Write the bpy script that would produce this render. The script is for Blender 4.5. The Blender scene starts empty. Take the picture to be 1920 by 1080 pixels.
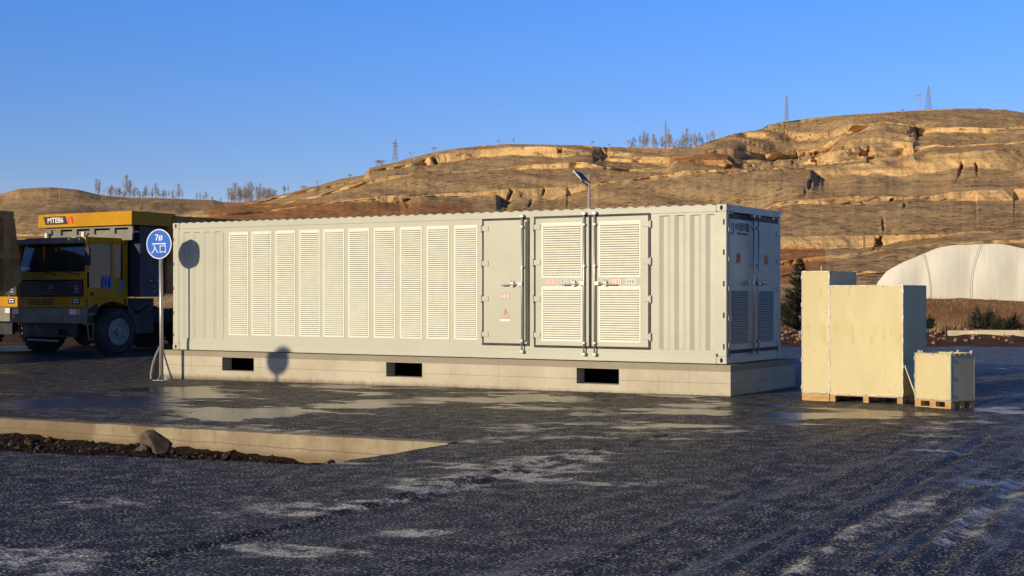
import bpy, bmesh, math, random
import numpy as np
from mathutils import Vector, Matrix
random.seed(7)
SC = bpy.context.scene
COL = SC.collection
R = math.radians

# ------------------------------------------------------------ camera, sky, sun, exposure
CAMZ = 1.63
F = 2704.3
cam = bpy.data.cameras.new('camera')
camo = bpy.data.objects.new('camera', cam)
COL.objects.link(camo)
camo.location = (0, 0, CAMZ)
camo.rotation_euler = (R(90), 0, 0)
cam.sensor_width = 36
cam.lens = F / 1920 * 36
cam.shift_y = 12.3 / 1920
cam.clip_start = 0.1
cam.clip_end = 6000
SC.camera = camo

SUN_EL = R(15.5)
SUN_AZ = R(43)                       # light travels towards +X +Y
Ldir = Vector((math.cos(SUN_AZ) * math.cos(SUN_EL), math.sin(SUN_AZ) * math.cos(SUN_EL), -math.sin(SUN_EL)))
world = bpy.data.worlds.new('World')
SC.world = world
world.use_nodes = True
wn = world.node_tree
bg = wn.nodes['Background']
sky = wn.nodes.new('ShaderNodeTexSky')
sky.sky_type = 'NISHITA'
sky.sun_disc = False
sky.sun_elevation = SUN_EL
# sun sits at -Ldir; nishita rotation 0 points at +Y and grows clockwise
sky.sun_rotation = math.atan2(-Ldir.x, -Ldir.y)
sky.altitude = 1400
sky.air_density = 1.0
sky.dust_density = 0.3
sky.ozone_density = 4.0
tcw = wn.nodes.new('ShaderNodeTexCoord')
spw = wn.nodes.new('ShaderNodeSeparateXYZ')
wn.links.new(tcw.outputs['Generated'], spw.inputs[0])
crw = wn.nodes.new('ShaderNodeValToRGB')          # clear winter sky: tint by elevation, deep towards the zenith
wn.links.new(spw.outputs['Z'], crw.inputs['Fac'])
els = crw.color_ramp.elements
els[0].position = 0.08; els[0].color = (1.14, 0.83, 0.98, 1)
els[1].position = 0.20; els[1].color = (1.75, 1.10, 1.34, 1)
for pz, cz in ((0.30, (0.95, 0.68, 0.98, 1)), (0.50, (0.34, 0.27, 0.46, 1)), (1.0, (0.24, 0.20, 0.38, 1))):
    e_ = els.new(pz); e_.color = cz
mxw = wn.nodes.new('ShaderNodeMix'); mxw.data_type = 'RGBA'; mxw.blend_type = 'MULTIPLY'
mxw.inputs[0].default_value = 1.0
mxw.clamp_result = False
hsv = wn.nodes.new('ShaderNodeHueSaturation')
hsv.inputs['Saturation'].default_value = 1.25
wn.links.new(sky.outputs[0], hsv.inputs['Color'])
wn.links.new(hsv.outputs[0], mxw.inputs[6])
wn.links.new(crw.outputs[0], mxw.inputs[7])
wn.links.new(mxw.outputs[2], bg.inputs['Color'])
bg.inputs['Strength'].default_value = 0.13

sl = bpy.data.lights.new('sun', 'SUN')
sl.energy = 4.4
sl.angle = R(0.8)
sl.color = (1.0, 0.815, 0.555)
so = bpy.data.objects.new('sun', sl)
COL.objects.link(so)
so.rotation_euler = Ldir.to_track_quat('-Z', 'Y').to_euler()
SC.view_settings.view_transform = 'Standard'
SC.view_settings.look = 'None'
SC.view_settings.exposure = 0.0
SC.view_settings.gamma = 1.0
SC.render.film_transparent = False
SC.cycles.max_bounces = 6
SC.cycles.diffuse_bounces = 3
SC.cycles.glossy_bounces = 3
SC.cycles.transparent_max_bounces = 6

# ------------------------------------------------------------ materials
def nt(name):
    m = bpy.data.materials.new(name)
    m.use_nodes = True
    n = m.node_tree
    return m, n, n.nodes['Principled BSDF']

def N(n, t, **kw):
    x = n.nodes.new(t)
    for k, v in kw.items():
        if k in x.inputs.keys() if isinstance(k, str) else False:
            x.inputs[k].default_value = v
        else:
            setattr(x, k, v)
    return x

def noise(n, vec, scale, detail=4, rough=0.55, dist=0.0):
    x = n.nodes.new('ShaderNodeTexNoise')
    x.inputs['Scale'].default_value = scale
    x.inputs['Detail'].default_value = detail
    x.inputs['Roughness'].default_value = rough
    x.inputs['Distortion'].default_value = dist
    if vec is not None:
        n.links.new(vec, x.inputs['Vector'])
    return x.outputs['Fac']

def ramp(n, fac, a, b, c0=0.0, c1=1.0):
    x = n.nodes.new('ShaderNodeMapRange')
    x.interpolation_type = 'SMOOTHSTEP'
    x.inputs['From Min'].default_value = a
    x.inputs['From Max'].default_value = b
    x.inputs['To Min'].default_value = c0
    x.inputs['To Max'].default_value = c1
    n.links.new(fac, x.inputs['Value'])
    return x.outputs[0]

def math_(n, op, a, b=None, c=None):
    x = n.nodes.new('ShaderNodeMath')
    x.operation = op
    for i, v in enumerate((a, b, c)):
        if v is None:
            continue
        if isinstance(v, (int, float)):
            x.inputs[i].default_value = v
        else:
            n.links.new(v, x.inputs[i])
    return x.outputs[0]

def mix(n, fac, a, b):
    x = n.nodes.new('ShaderNodeMix')
    x.data_type = 'RGBA'
    for k, v in ((0, fac), (6, a), (7, b)):
        if isinstance(v, (int, float)):
            x.inputs[k].default_value = v
        elif isinstance(v, tuple):
            x.inputs[k].default_value = (*v, 1) if len(v) == 3 else v
        else:
            n.links.new(v, x.inputs[k])
    return x.outputs[2]

def bump(n, b, h, strength, dist):
    x = n.nodes.new('ShaderNodeBump')
    x.inputs['Strength'].default_value = strength
    x.inputs['Distance'].default_value = dist
    n.links.new(h, x.inputs['Height'])
    n.links.new(x.outputs[0], b.inputs['Normal'])
    return x

def coords(n, kind='Object', scale=None):
    t = n.nodes.new('ShaderNodeTexCoord')
    o = t.outputs[kind]
    if scale:
        mp = n.nodes.new('ShaderNodeMapping')
        mp.inputs['Scale'].default_value = scale
        n.links.new(o, mp.inputs['Vector'])
        o = mp.outputs[0]
    return o

def pmat(name, col, rough=0.5, metal=0.0, var=0.12, vs=3.0, bs=0.0, bscale=60, spec=0.5, scale=None, dark=None, coat=0.0):
    m, n, b = nt(name)
    v = coords(n, 'Object', scale)
    f = noise(n, v, vs, 5, 0.6)
    f = ramp(n, f, 0.3, 0.72)
    d = dark or tuple(c * (1 - var) for c in col)
    lt = tuple(min(1, c * (1 + var * 0.5)) for c in col)
    n.links.new(mix(n, f, d, lt), b.inputs['Base Color'])
    n.links.new(ramp(n, f, 0, 1, min(1, rough * 1.15), rough * 0.9), b.inputs['Roughness'])
    b.inputs['Metallic'].default_value = metal
    b.inputs['Specular IOR Level'].default_value = spec
    if coat:
        b.inputs['Coat Weight'].default_value = coat
    if bs:
        bump(n, b, noise(n, v, bscale, 3), bs, 0.01)
    return m

M = {}
M['paint'] = pmat('container_paint', (0.475, 0.495, 0.395), 0.42, var=0.07, vs=0.9, bs=0.03, bscale=9)
M['end_back'] = pmat('louvre_recess', (0.10, 0.11, 0.12), 0.6)
M['louver'] = pmat('louver_white', (0.76, 0.79, 0.66), 0.35, var=0.06, vs=6)
M['gasket'] = pmat('rubber_gasket', (0.018, 0.018, 0.02), 0.6)
M['steel'] = pmat('galvanised_steel', (0.50, 0.50, 0.49), 0.42, metal=0.6, var=0.2, vs=12)
M['dark'] = pmat('dark_void', (0.012, 0.012, 0.014), 0.8)
M['grey_steel'] = pmat('painted_grey_steel', (0.42, 0.43, 0.40), 0.5, var=0.15)
M['sign_blue'] = pmat('sign_blue', (0.004, 0.13, 0.62), 0.5, var=0.06, spec=0.2)
M['white'] = pmat('white_paint', (0.80, 0.80, 0.78), 0.45, var=0.05)
M['red'] = pmat('red_print', (0.55, 0.03, 0.02), 0.5)
M['orange'] = pmat('orange_print', (0.65, 0.19, 0.01), 0.5)
M['orange_red'] = pmat('orange_stripe', (0.75, 0.09, 0.01), 0.5)
M['ink'] = pmat('black_print', (0.02, 0.02, 0.025), 0.5)
M['logo_blue'] = pmat('logo_blue', (0.01, 0.07, 0.42), 0.5)
M['decal_blue'] = pmat('decal_blue', (0.03, 0.16, 0.60), 0.45)
M['yellow'] = pmat('truck_yellow', (0.52, 0.27, 0.005), 0.5, var=0.14, vs=1.6, spec=0.2)
M['yellow_dusty'] = pmat('dusty_yellow', (0.46, 0.235, 0.06), 0.7, var=0.35, vs=1.8, bs=0.2, bscale=14)
M['chassis'] = pmat('chassis_black', (0.022, 0.023, 0.027), 0.6, var=0.3, vs=4)
M['navy'] = pmat('dark_panel', (0.03, 0.035, 0.05), 0.5, var=0.2)
M['olive'] = pmat('grey_green_frame', (0.20, 0.21, 0.17), 0.6, var=0.2)
M['rubber'] = pmat('tyre_rubber', (0.03, 0.03, 0.032), 0.75, var=0.3, vs=5, bs=0.3, bscale=40)
M['rim'] = pmat('wheel_rim', (0.22, 0.22, 0.23), 0.5, metal=0.2, var=0.3, vs=8)
M['lamp'] = pmat('lamp_lens', (0.75, 0.75, 0.72), 0.12, var=0.05)
M['amber'] = pmat('amber_lens', (0.75, 0.25, 0.02), 0.2, var=0.05)
M['pallet'] = pmat('pallet_wood', (0.52, 0.33, 0.14), 0.75, var=0.3, vs=5, bs=0.2, scale=(1, 1, 6))
M['strip'] = pmat('steel_edging', (0.46, 0.45, 0.40), 0.5, metal=0.3, var=0.25, vs=10)
M['board'] = pmat('timber_beam', (0.66, 0.58, 0.40), 0.8, var=0.25, vs=2, bs=0.3, bscale=12)
M['pole_grey'] = pmat('pylon_steel', (0.22, 0.23, 0.25), 0.6, metal=0.3)
M['concrete_pole'] = pmat('concrete_pole', (0.40, 0.38, 0.35), 0.8)
M['solar'] = pmat('solar_cells', (0.02, 0.035, 0.035), 0.2, var=0.2)
M['hose'] = pmat('grey_hose', (0.28, 0.27, 0.25), 0.6)

# glass of the truck cab
m, n, b = nt('cab_glass')
b.inputs['Base Color'].default_value = (0.02, 0.03, 0.035, 1)
b.inputs['Roughness'].default_value = 0.06
b.inputs['Specular IOR Level'].default_value = 0.9
b.inputs['Alpha'].default_value = 0.5
v = coords(n)
bump(n, b, noise(n, v, 1.2, 2), 0.15, 0.05)
M['glass'] = m

# plywood
def plywood(name, seed):
    m, n, b = nt(name)
    v = coords(n, 'Object', (1.0, 1.0, 0.35))
    t = n.nodes.new('ShaderNodeMapping')
    t.inputs['Location'].default_value = (seed, seed * 2, seed * 3)
    n.links.new(v, t.inputs['Vector'])
    v = t.outputs[0]
    a = noise(n, v, 2.2, 4, 0.5, 0.8)
    g = noise(n, v, 16, 5, 0.65, 1.5)
    v2 = coords(n, 'Object', (1.0, 1.0, 0.45))
    k = n.nodes.new('ShaderNodeTexVoronoi')
    k.inputs['Scale'].default_value = 11
    n.links.new(v2, k.inputs['Vector'])
    sel = noise(n, v2, 1.7, 2)
    knot = math_(n, 'MULTIPLY', ramp(n, k.outputs['Distance'], 0.05, 0.22, 1, 0), ramp(n, sel, 0.5, 0.62))
    c = mix(n, ramp(n, a, 0.3, 0.7), (0.53, 0.475, 0.25), (0.60, 0.545, 0.30))
    c = mix(n, ramp(n, g, 0.45, 0.75, 0, 0.55), c, (0.60, 0.43, 0.20))
    c = mix(n, math_(n, 'MULTIPLY', knot, 0.55), c, (0.44, 0.27, 0.10))
    sz = n.nodes.new('ShaderNodeSeparateXYZ'); n.links.new(coords(n), sz.inputs[0])
    fl = noise(n, coords(n, 'Object', (13, 13, 2.2)), 1.0, 4, 0.6, 1.2)
    band = math_(n, 'MULTIPLY', ramp(n, sz.outputs['Z'], 0.82, 1.0), ramp(n, sz.outputs['Z'], 1.28, 1.05))
    c = mix(n, math_(n, 'MULTIPLY', band, ramp(n, fl, 0.50, 0.66, 0, 0.75)), c, (0.50, 0.37, 0.13))
    n.links.new(c, b.inputs['Base Color'])
    b.inputs['Roughness'].default_value = 0.6
    bump(n, b, g, 0.08, 0.01)
    return m
M['ply'] = plywood('pale_plywood', 1.3)
M['ply_grey'] = plywood('pale_plywood_side', 4.1)

# concrete of plinth
def concrete(name, base, dark, zband=None, seam=True):
    m, n, b = nt(name)
    v = coords(n)
    a = noise(n, v, 1.1, 6, 0.65)
    g = noise(n, v, 14, 5, 0.7)
    s = noise(n, coords(n, 'Object', (9, 9, 0.8)), 1.0, 4, 0.6)
    c = mix(n, ramp(n, a, 0.3, 0.7), dark, base)
    c = mix(n, ramp(n, g, 0.5, 0.8, 0, 0.4), c, tuple(x * 0.6 for x in base))
    c = mix(n, ramp(n, s, 0.58, 0.8, 0, 0.45), c, (0.33, 0.22, 0.11))
    sep = n.nodes.new('ShaderNodeSeparateXYZ')
    n.links.new(v, sep.inputs[0])
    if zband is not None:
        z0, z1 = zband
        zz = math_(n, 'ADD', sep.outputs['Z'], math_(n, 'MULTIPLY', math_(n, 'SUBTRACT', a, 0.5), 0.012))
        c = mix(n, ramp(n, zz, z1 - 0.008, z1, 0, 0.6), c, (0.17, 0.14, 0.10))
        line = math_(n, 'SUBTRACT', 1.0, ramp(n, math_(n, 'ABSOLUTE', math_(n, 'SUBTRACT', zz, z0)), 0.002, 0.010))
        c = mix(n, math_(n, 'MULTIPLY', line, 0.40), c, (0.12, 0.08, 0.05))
        w = math_(n, 'FRACT', math_(n, 'DIVIDE', math_(n, 'ADD', sep.outputs['X'], 0.3), 1.83))
        vl = math_(n, 'SUBTRACT', 1.0, ramp(n, math_(n, 'ABSOLUTE', math_(n, 'SUBTRACT', w, 0.5)), 0.002, 0.008))
        c = mix(n, math_(n, 'MULTIPLY', vl, 0.22), c, (0.14, 0.10, 0.06))
        # darker brown towards the foot
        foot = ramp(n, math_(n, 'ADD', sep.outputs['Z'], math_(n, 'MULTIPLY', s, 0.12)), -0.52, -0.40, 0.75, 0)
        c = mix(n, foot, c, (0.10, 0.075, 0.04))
    pit = n.nodes.new('ShaderNodeTexVoronoi')
    pit.inputs['Scale'].default_value = 9
    n.links.new(v, pit.inputs['Vector'])
    sp = math_(n, 'MULTIPLY', ramp(n, pit.outputs['Distance'], 0.04, 0.09, 1, 0), ramp(n, a, 0.5, 0.6))
    c = mix(n, math_(n, 'MULTIPLY', sp, 0.7), c, (0.10, 0.08, 0.06))
    n.links.new(c, b.inputs['Base Color'])
    b.inputs['Roughness'].default_value = 0.85
    bump(n, b, math_(n, 'SUBTRACT', g, sp), 0.25, 0.01)
    return m
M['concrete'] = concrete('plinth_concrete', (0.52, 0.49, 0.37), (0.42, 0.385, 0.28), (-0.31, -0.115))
M['concrete2'] = concrete('pit_concrete', (0.38, 0.33, 0.22), (0.24, 0.185, 0.11))
m = M['concrete2']; n = m.node_tree; b = n.nodes['Principled BSDF']
src = b.inputs['Base Color'].links[0].from_socket
v = coords(n); sep = n.nodes.new('ShaderNodeSeparateXYZ'); n.links.new(v, sep.inputs[0])
wob = math_(n, 'ADD', sep.outputs['X'], math_(n, 'MULTIPLY', math_(n, 'SUBTRACT', noise(n, v, 3, 3), 0.5), 0.5))
st_ = math_(n, 'MAXIMUM', ramp(n, wob, -5.55, -5.65), math_(n, 'MULTIPLY', ramp(n, wob, -4.95, -4.85), ramp(n, wob, -4.45, -4.5)))
ty = math_(n, 'MAXIMUM', st_, math_(n, 'MULTIPLY', ramp(n, wob, -3.62, -3.6), ramp(n, wob, -3.52, -3.55)))
zz = math_(n, 'ADD', sep.outputs['Z'], math_(n, 'MULTIPLY', math_(n, 'SUBTRACT', noise(n, v, 2.0, 4), 0.5), 0.05))
fl_ = math_(n, 'SUBTRACT', 1.0, ramp(n, math_(n, 'ABSOLUTE', math_(n, 'ADD', zz, 0.21)), 0.003, 0.012))
crk = noise(n, v, 2.6, 6, 0.6, 1.8)
ck = math_(n, 'SUBTRACT', 1.0, ramp(n, math_(n, 'ABSOLUTE', math_(n, 'SUBTRACT', crk, 0.5)), 0.002, 0.010))
drip = ramp(n, noise(n, coords(n, 'Object', (5, 5, 0.5)), 1.0, 5, 0.7), 0.52, 0.68, 0, 0.55)
low = ramp(n, math_(n, 'ADD', zz, math_(n, 'MULTIPLY', drip, 0.12)), -0.34, -0.20, 0.7, 0.0)
src = mix(n, math_(n, 'MULTIPLY', fl_, 0.6), src, (0.14, 0.10, 0.05))
src = mix(n, math_(n, 'MULTIPLY', ck, 0.45), src, (0.12, 0.08, 0.045))
src = mix(n, drip, src, (0.20, 0.145, 0.08))
src = mix(n, low, src, (0.13, 0.09, 0.05))
c = mix(n, math_(n, 'MULTIPLY', st_, 0.62), src, (0.12, 0.085, 0.04))
n.links.new(c, b.inputs['Base Color'])

# ------------------------------------------------------------ mesh builder
class MB:
    def __init__(s, off=(0, 0, 0)):
        s.v = []; s.f = []; s.off = Vector(off)
    def add(s, verts, faces, mtx=None):
        k = len(s.v); s.parts = getattr(s, 'parts', []); s.parts.append((k, k + len(verts), len(s.f), len(s.f) + len(faces)))
        for p in verts:
            p = Vector(p)
            if mtx is not None:
                p = mtx @ p
            s.v.append(tuple(p + s.off))
        for f in faces:
            s.f.append(tuple(i + k for i in f))
        return s
    def box(s, x0, x1, y0, y1, z0, z1, mtx=None):
        return s.add([(x0, y0, z0), (x1, y0, z0), (x1, y1, z0), (x0, y1, z0), (x0, y0, z1), (x1, y0, z1), (x1, y1, z1), (x0, y1, z1)],
                     [(0, 3, 2, 1), (4, 5, 6, 7), (0, 1, 5, 4), (1, 2, 6, 5), (2, 3, 7, 6), (3, 0, 4, 7)], mtx)
    def prism(s, pts, axis, a, b, mtx=None):
        n = len(pts); V = []
        for t in (a, b):
            for p in pts:
                if axis == 'x': V.append((t, p[0], p[1]))
                elif axis == 'y': V.append((p[0], t, p[1]))
                else: V.append((p[0], p[1], t))
        Fc = [tuple(range(n))[::-1], tuple(range(n, 2 * n))]
        for i in range(n):
            j = (i + 1) % n
            Fc.append((i, j, n + j, n + i))
        return s.add(V, Fc, mtx)
    def tube(s, pts, r, seg=8, caps=True, mtx=None):
        pts = [Vector(p) for p in pts]
        rs = r if isinstance(r, (list, tuple)) else [r] * len(pts)
        V = []; Fc = []
        for i, p in enumerate(pts):
            d = (pts[min(i + 1, len(pts) - 1)] - pts[max(i - 1, 0)])
            if d.length < 1e-9: d = Vector((0, 0, 1))
            d.normalize()
            a = d.cross(Vector((0, 0, 1)) if abs(d.z) < 0.9 else Vector((1, 0, 0))).normalized()
            c = d.cross(a)
            for j in range(seg):
                t = 2 * math.pi * j / seg
                V.append(p + (a * math.cos(t) + c * math.sin(t)) * rs[i])
        for i in range(len(pts) - 1):
            for j in range(seg):
                k = (j + 1) % seg
                Fc.append((i * seg + j, i * seg + k, (i + 1) * seg + k, (i + 1) * seg + j))
        if caps:
            Fc.append(tuple(range(seg))[::-1])
            Fc.append(tuple(range((len(pts) - 1) * seg, len(pts) * seg)))
        return s.add(V, Fc, mtx)
    def lathe(s, prof, seg=32, mtx=None):   # prof (r, h) round the z axis
        V = []; Fc = []
        for r, h in prof:
            for j in range(seg):
                t = 2 * math.pi * j / seg
                V.append((r * math.cos(t), r * math.sin(t), h))
        for i in range(len(prof) - 1):
            for j in range(seg):
                k = (j + 1) % seg
                Fc.append((i * seg + j, i * seg + k, (i + 1) * seg + k, (i + 1) * seg + j))
        if prof[0][0] > 0: Fc.append(tuple(range(seg))[::-1])
        if prof[-1][0] > 0: Fc.append(tuple(range((len(prof) - 1) * seg, len(prof) * seg)))
        return s.add(V, Fc, mtx)
    def build(s, name, mat, parent=None, bevel=0.0, smooth=False, loc=None):
        me = bpy.data.meshes.new(name)
        me.from_pydata(s.v, [], s.f)
        me.validate(clean_customdata=False)
        bm = bmesh.new(); bm.from_mesh(me)
        bmesh.ops.recalc_face_normals(bm, faces=bm.faces)
        if bevel:
            bmesh.ops.remove_doubles(bm, verts=bm.verts, dist=1e-5)
            ed = [e for e in bm.edges if len(e.link_faces) == 2 and e.calc_face_angle(0) > 0.6]
            bmesh.ops.bevel(bm, geom=ed, offset=bevel, segments=1, affect='EDGES', clamp_overlap=True)
        bm.to_mesh(me); bm.free()
        if smooth:
            for p in me.polygons: p.use_smooth = True
        me.materials.append(mat)
        o = bpy.data.objects.new(name, me)
        COL.objects.link(o)
        if parent is not None: o.parent = parent
        if loc is not None: o.location = loc
        return o

def build_each(mb, name, mat, parent=None, bevel=0.0, per=1):
    out = None
    for i in range(0, len(mb.parts), per):
        q = MB(); v0 = mb.parts[i][0]; f0 = mb.parts[i][2]; v1 = mb.parts[min(i + per, len(mb.parts)) - 1][1]; f1 = mb.parts[min(i + per, len(mb.parts)) - 1][3]
        q.v = mb.v[v0:v1]; q.f = [tuple(k - v0 for k in fc) for fc in mb.f[f0:f1]]
        out = q.build(name, mat, parent, bevel=bevel)
    return out
def tag(o, label, cat, group=None, kind=None):
    if label: o['label'] = label
    if cat: o['category'] = cat
    if group: o['group'] = group
    if kind: o['kind'] = kind
    return o
def empty(name, loc, rz=0.0):
    o = bpy.data.objects.new(name, None)
    o.empty_display_size = 0.3
    COL.objects.link(o)
    o.location = loc; o.rotation_euler = (0, 0, rz)
    return o
def copy_tree(o, parent=None):
    c = o.copy(); COL.objects.link(c)
    if parent is not None: c.parent = parent
    for ch in list(o.children): copy_tree(ch, c)
    return c
def text_mesh(name, body, size, mat, parent, mtx, bold=0.0, extrude=0.001, sx=1.0, shear=0.0):
    cu = bpy.data.curves.new('t', 'FONT')
    cu.body = body; cu.size = size; cu.align_x = 'CENTER'; cu.align_y = 'CENTER'
    cu.extrude = extrude; cu.offset = bold; cu.shear = shear
    to = bpy.data.objects.new('t', cu); COL.objects.link(to)
    dg = bpy.context.evaluated_depsgraph_get()
    me = bpy.data.meshes.new_from_object(to.evaluated_get(dg))
    bpy.data.objects.remove(to); 
    me.name = name
    me.transform(Matrix.Diagonal((sx, 1, 1, 1)))
    me.transform(mtx)
    me.materials.clear(); me.materials.append(mat)
    o = bpy.data.objects.new(name, me); COL.objects.link(o); o.parent = parent
    return o
def facing(x, y, z, axis='-y'):
    """matrix that stands a flat text upright at x,y,z facing local -y (front) or +x (right side)"""
    m = Matrix.Rotation(R(90), 4, 'X')
    if axis == '+x': m = Matrix.Rotation(R(90), 4, 'Z') @ m
    return Matrix.Translation((x, y, z)) @ m

# ------------------------------------------------------------ numpy noise
rng = np.random.RandomState(3)
PERM = rng.rand(512, 512)
def vnoise(x, y):
    xi = np.floor(x).astype(int); yi = np.floor(y).astype(int)
    fx = x - xi; fy = y - yi
    fx = fx * fx * (3 - 2 * fx); fy = fy * fy * (3 - 2 * fy)
    g = lambda a, b: PERM[a % 512, b % 512]
    return (g(xi, yi) * (1 - fx) + g(xi + 1, yi) * fx) * (1 - fy) + (g(xi, yi + 1) * (1 - fx) + g(xi + 1, yi + 1) * fx) * fy
def fbm(x, y, o=4):
    s = 0; a = 0.5; t = 0
    for i in range(o):
        s = s + a * vnoise(x + 17.3 * i, y + 9.1 * i); t += a
        a *= 0.5; x = x * 2.03; y = y * 2.03
    return s / t
def grid_mesh(name, X, Y, Z, mat, parent=None, smooth=True, skip=None, attr=None):
    r, c = X.shape
    co = np.stack([X, Y, Z], -1).reshape(-1, 3).astype(np.float32)
    i = np.arange(r * c).reshape(r, c)
    q = np.stack([i[:-1, :-1], i[:-1, 1:], i[1:, 1:], i[1:, :-1]], -1)
    if skip is not None: q = q[~skip]
    q = q.reshape(-1, 4)
    me = bpy.data.meshes.new(name)
    me.vertices.add(len(co)); me.vertices.foreach_set('co', co.ravel())
    me.loops.add(q.size); me.loops.foreach_set('vertex_index', q.ravel().astype(np.int32))
    me.polygons.add(len(q)); me.polygons.foreach_set('loop_start', np.arange(0, q.size, 4, dtype=np.int32))
    me.polygons.foreach_set('use_smooth', np.full(len(q), smooth))
    me.update(calc_edges=True)
    if attr is not None:
        for k, a in attr.items():
            at = me.attributes.new(k, 'FLOAT', 'POINT'); at.data.foreach_set('value', a.ravel().astype(np.float32))
    me.materials.append(mat)
    o = bpy.data.objects.new(name, me); COL.objects.link(o)
    if parent: o.parent = parent
    return o

def at(px, Y):           # world X for photo column px at distance Y
    return (px - 960) / F * Y
def zat(py, Y):          # world Z for photo row py at distance Y
    return CAMZ + (552.3 - py) * Y / F

# ------------------------------------------------------------ yard ground
TH = -0.54514
ux, uy = math.cos(TH), math.sin(TH)            # along the container, to the right
vx, vy = -uy, ux                               # away from the camera
PCX, PCY = -0.71, 16.1                         # corner of the sunken bed
def ground_z(X, Y):
    g = -0.0087 * np.clip(3.4 - X, 0, 13)
    t = np.clip((Y - 32) / 5, 0, 1); t = t * t * (3 - 2 * t)
    left = np.clip((-4 - X) / 4, 0, 1)
    return g * (1 - t * left) + 0.03 * t * left
def lines(lo, hi, segs):
    out = []
    for a, b, st in segs:
        out += list(np.arange(a, b - 1e-6, st))
    out.append(segs[-1][1])
    return np.array(out)
al = lines(0, 0, [(-70, -16, 2.0), (-16, -8, 0.4), (-8, -5, 0.06), (-5, 9.5, 0.028), (9.5, 14, 0.06), (14, 22, 0.4), (22, 80, 2.0)])
bl = lines(0, 0, [(-40, -13.6, 2.0), (-13.6, -2.5, 0.03), (-2.5, -2.3, 0.025), (-2.3, 0.0, 0.05), (0.0, 5, 0.05), (5, 12, 0.1), (12, 20, 0.5), (20, 60, 2.0)])
A, B = np.meshgrid(al, bl)
w = np.clip(1 - np.abs(B + 2.3) / 2.2, 0, 1)
Bs = B - 0.14 * np.clip(-A, 0, 9) * w * (B < -0.01) + (0.10 * (fbm(A * 1.3, A * 0 + 3) - 0.5)) * w
GX = PCX + A * ux + Bs * vx
GY = PCY + A * uy + Bs * vy
GZ = ground_z(GX, GY)
near = np.clip((34 - np.hypot(GX, GY)) / 10, 0, 1)
GZ = GZ + near * (0.022 * (fbm(GX * 0.9, GY * 0.9) - 0.5) + 0.010 * (fbm(GX * 5, GY * 5, 3) - 0.5))
# wheel ruts
def rut(path, wd, dp):
    global GZ
    D = np.full(GX.shape, 9.0)
    for (x0, y0), (x1, y1) in zip(path[:-1], path[1:]):
        dx, dy = x1 - x0, y1 - y0
        t = np.clip(((GX - x0) * dx + (GY - y0) * dy) / (dx * dx + dy * dy), 0, 1)
        D = np.minimum(D, np.hypot(GX - x0 - t * dx, GY - y0 - t * dy))
    D = D + 0.06 * (fbm(GX * 3, GY * 3) - 0.5)
    GZ = GZ - dp * np.exp(-(D / wd) ** 2) + dp * 0.7 * np.exp(-((D - wd * 2.0) / (wd * 0.8)) ** 2)
EXTRA = [((1300, 1110), (1480, 1000), (1650, 905), (1790, 820)), ((1560, 1110), (1700, 1000), (1830, 905), (1930, 840)), ((1620, 1110), (1760, 990), (1880, 895), (1960, 850)), ((1180, 1110), (1400, 990), (1600, 890), (1740, 815)), ((250, 1050), (520, 990), (740, 938), (930, 893), (1100, 858)), ((1000, 1110), (1260, 985), (1480, 885), (1640, 815))]
def gp(px, py):          # photo pixel on flat ground -> world X, Y
    Y = CAMZ * F / (py - 552.3)
    return (at(px, Y), Y)
rut([gp(1400, 1110), gp(1520, 1020), gp(1640, 955), gp(1760, 880), gp(1850, 820)], 0.055, 0.018)
rut([gp(1700, 1110), gp(1800, 1010), gp(1920, 900), gp(2000, 840)], 0.06, 0.018)
rut([gp(300, 1030), gp(560, 975), gp(760, 925), gp(930, 880), gp(1080, 848), gp(1250, 815)], 0.05, 0.016)
rut([gp(1840, 1110), gp(1920, 1010), gp(2000, 940)], 0.06, 0.015)
fine_ = (np.hypot(GX, GY) < 26).astype(float) * np.clip((24 - GY) / 6, 0, 1)
LUMP = fbm(GX * 11 + 3, GY * 11, 3)
SM = np.zeros(GX.shape)
for e_ in EXTRA: rut([gp(*q) for q in e_], 0.035, 0.009)
hole = np.zeros((A.shape[0] - 1, A.shape[1] - 1), bool)
am = (al[:-1] + al[1:]) / 2; bm_ = (bl[:-1] + bl[1:]) / 2
hole = ((am[None, :] < 0) & (am[None, :] > -15.9)) & ((bm_[:, None] < 0) & (bm_[:, None] > -2.3))
far = (GY[:-1, :-1] > 45.2)
# trim with the straight far edge of the paving
GY2 = GY.copy()
hole = hole | far

m, n, b = nt('frozen_black_paving')
g = n.nodes.new('ShaderNodeNewGeometry')
P = g.outputs['Position']
afr = n.nodes.new('ShaderNodeAttribute'); afr.attribute_name = 'ice_sheen'
apl = n.nodes.new('ShaderNodeAttribute'); apl.attribute_name = 'pool'
alm = n.nodes.new('ShaderNodeAttribute'); alm.attribute_name = 'lump'
sep = n.nodes.new('ShaderNodeSeparateXYZ'); n.links.new(P, sep.inputs[0])
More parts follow.
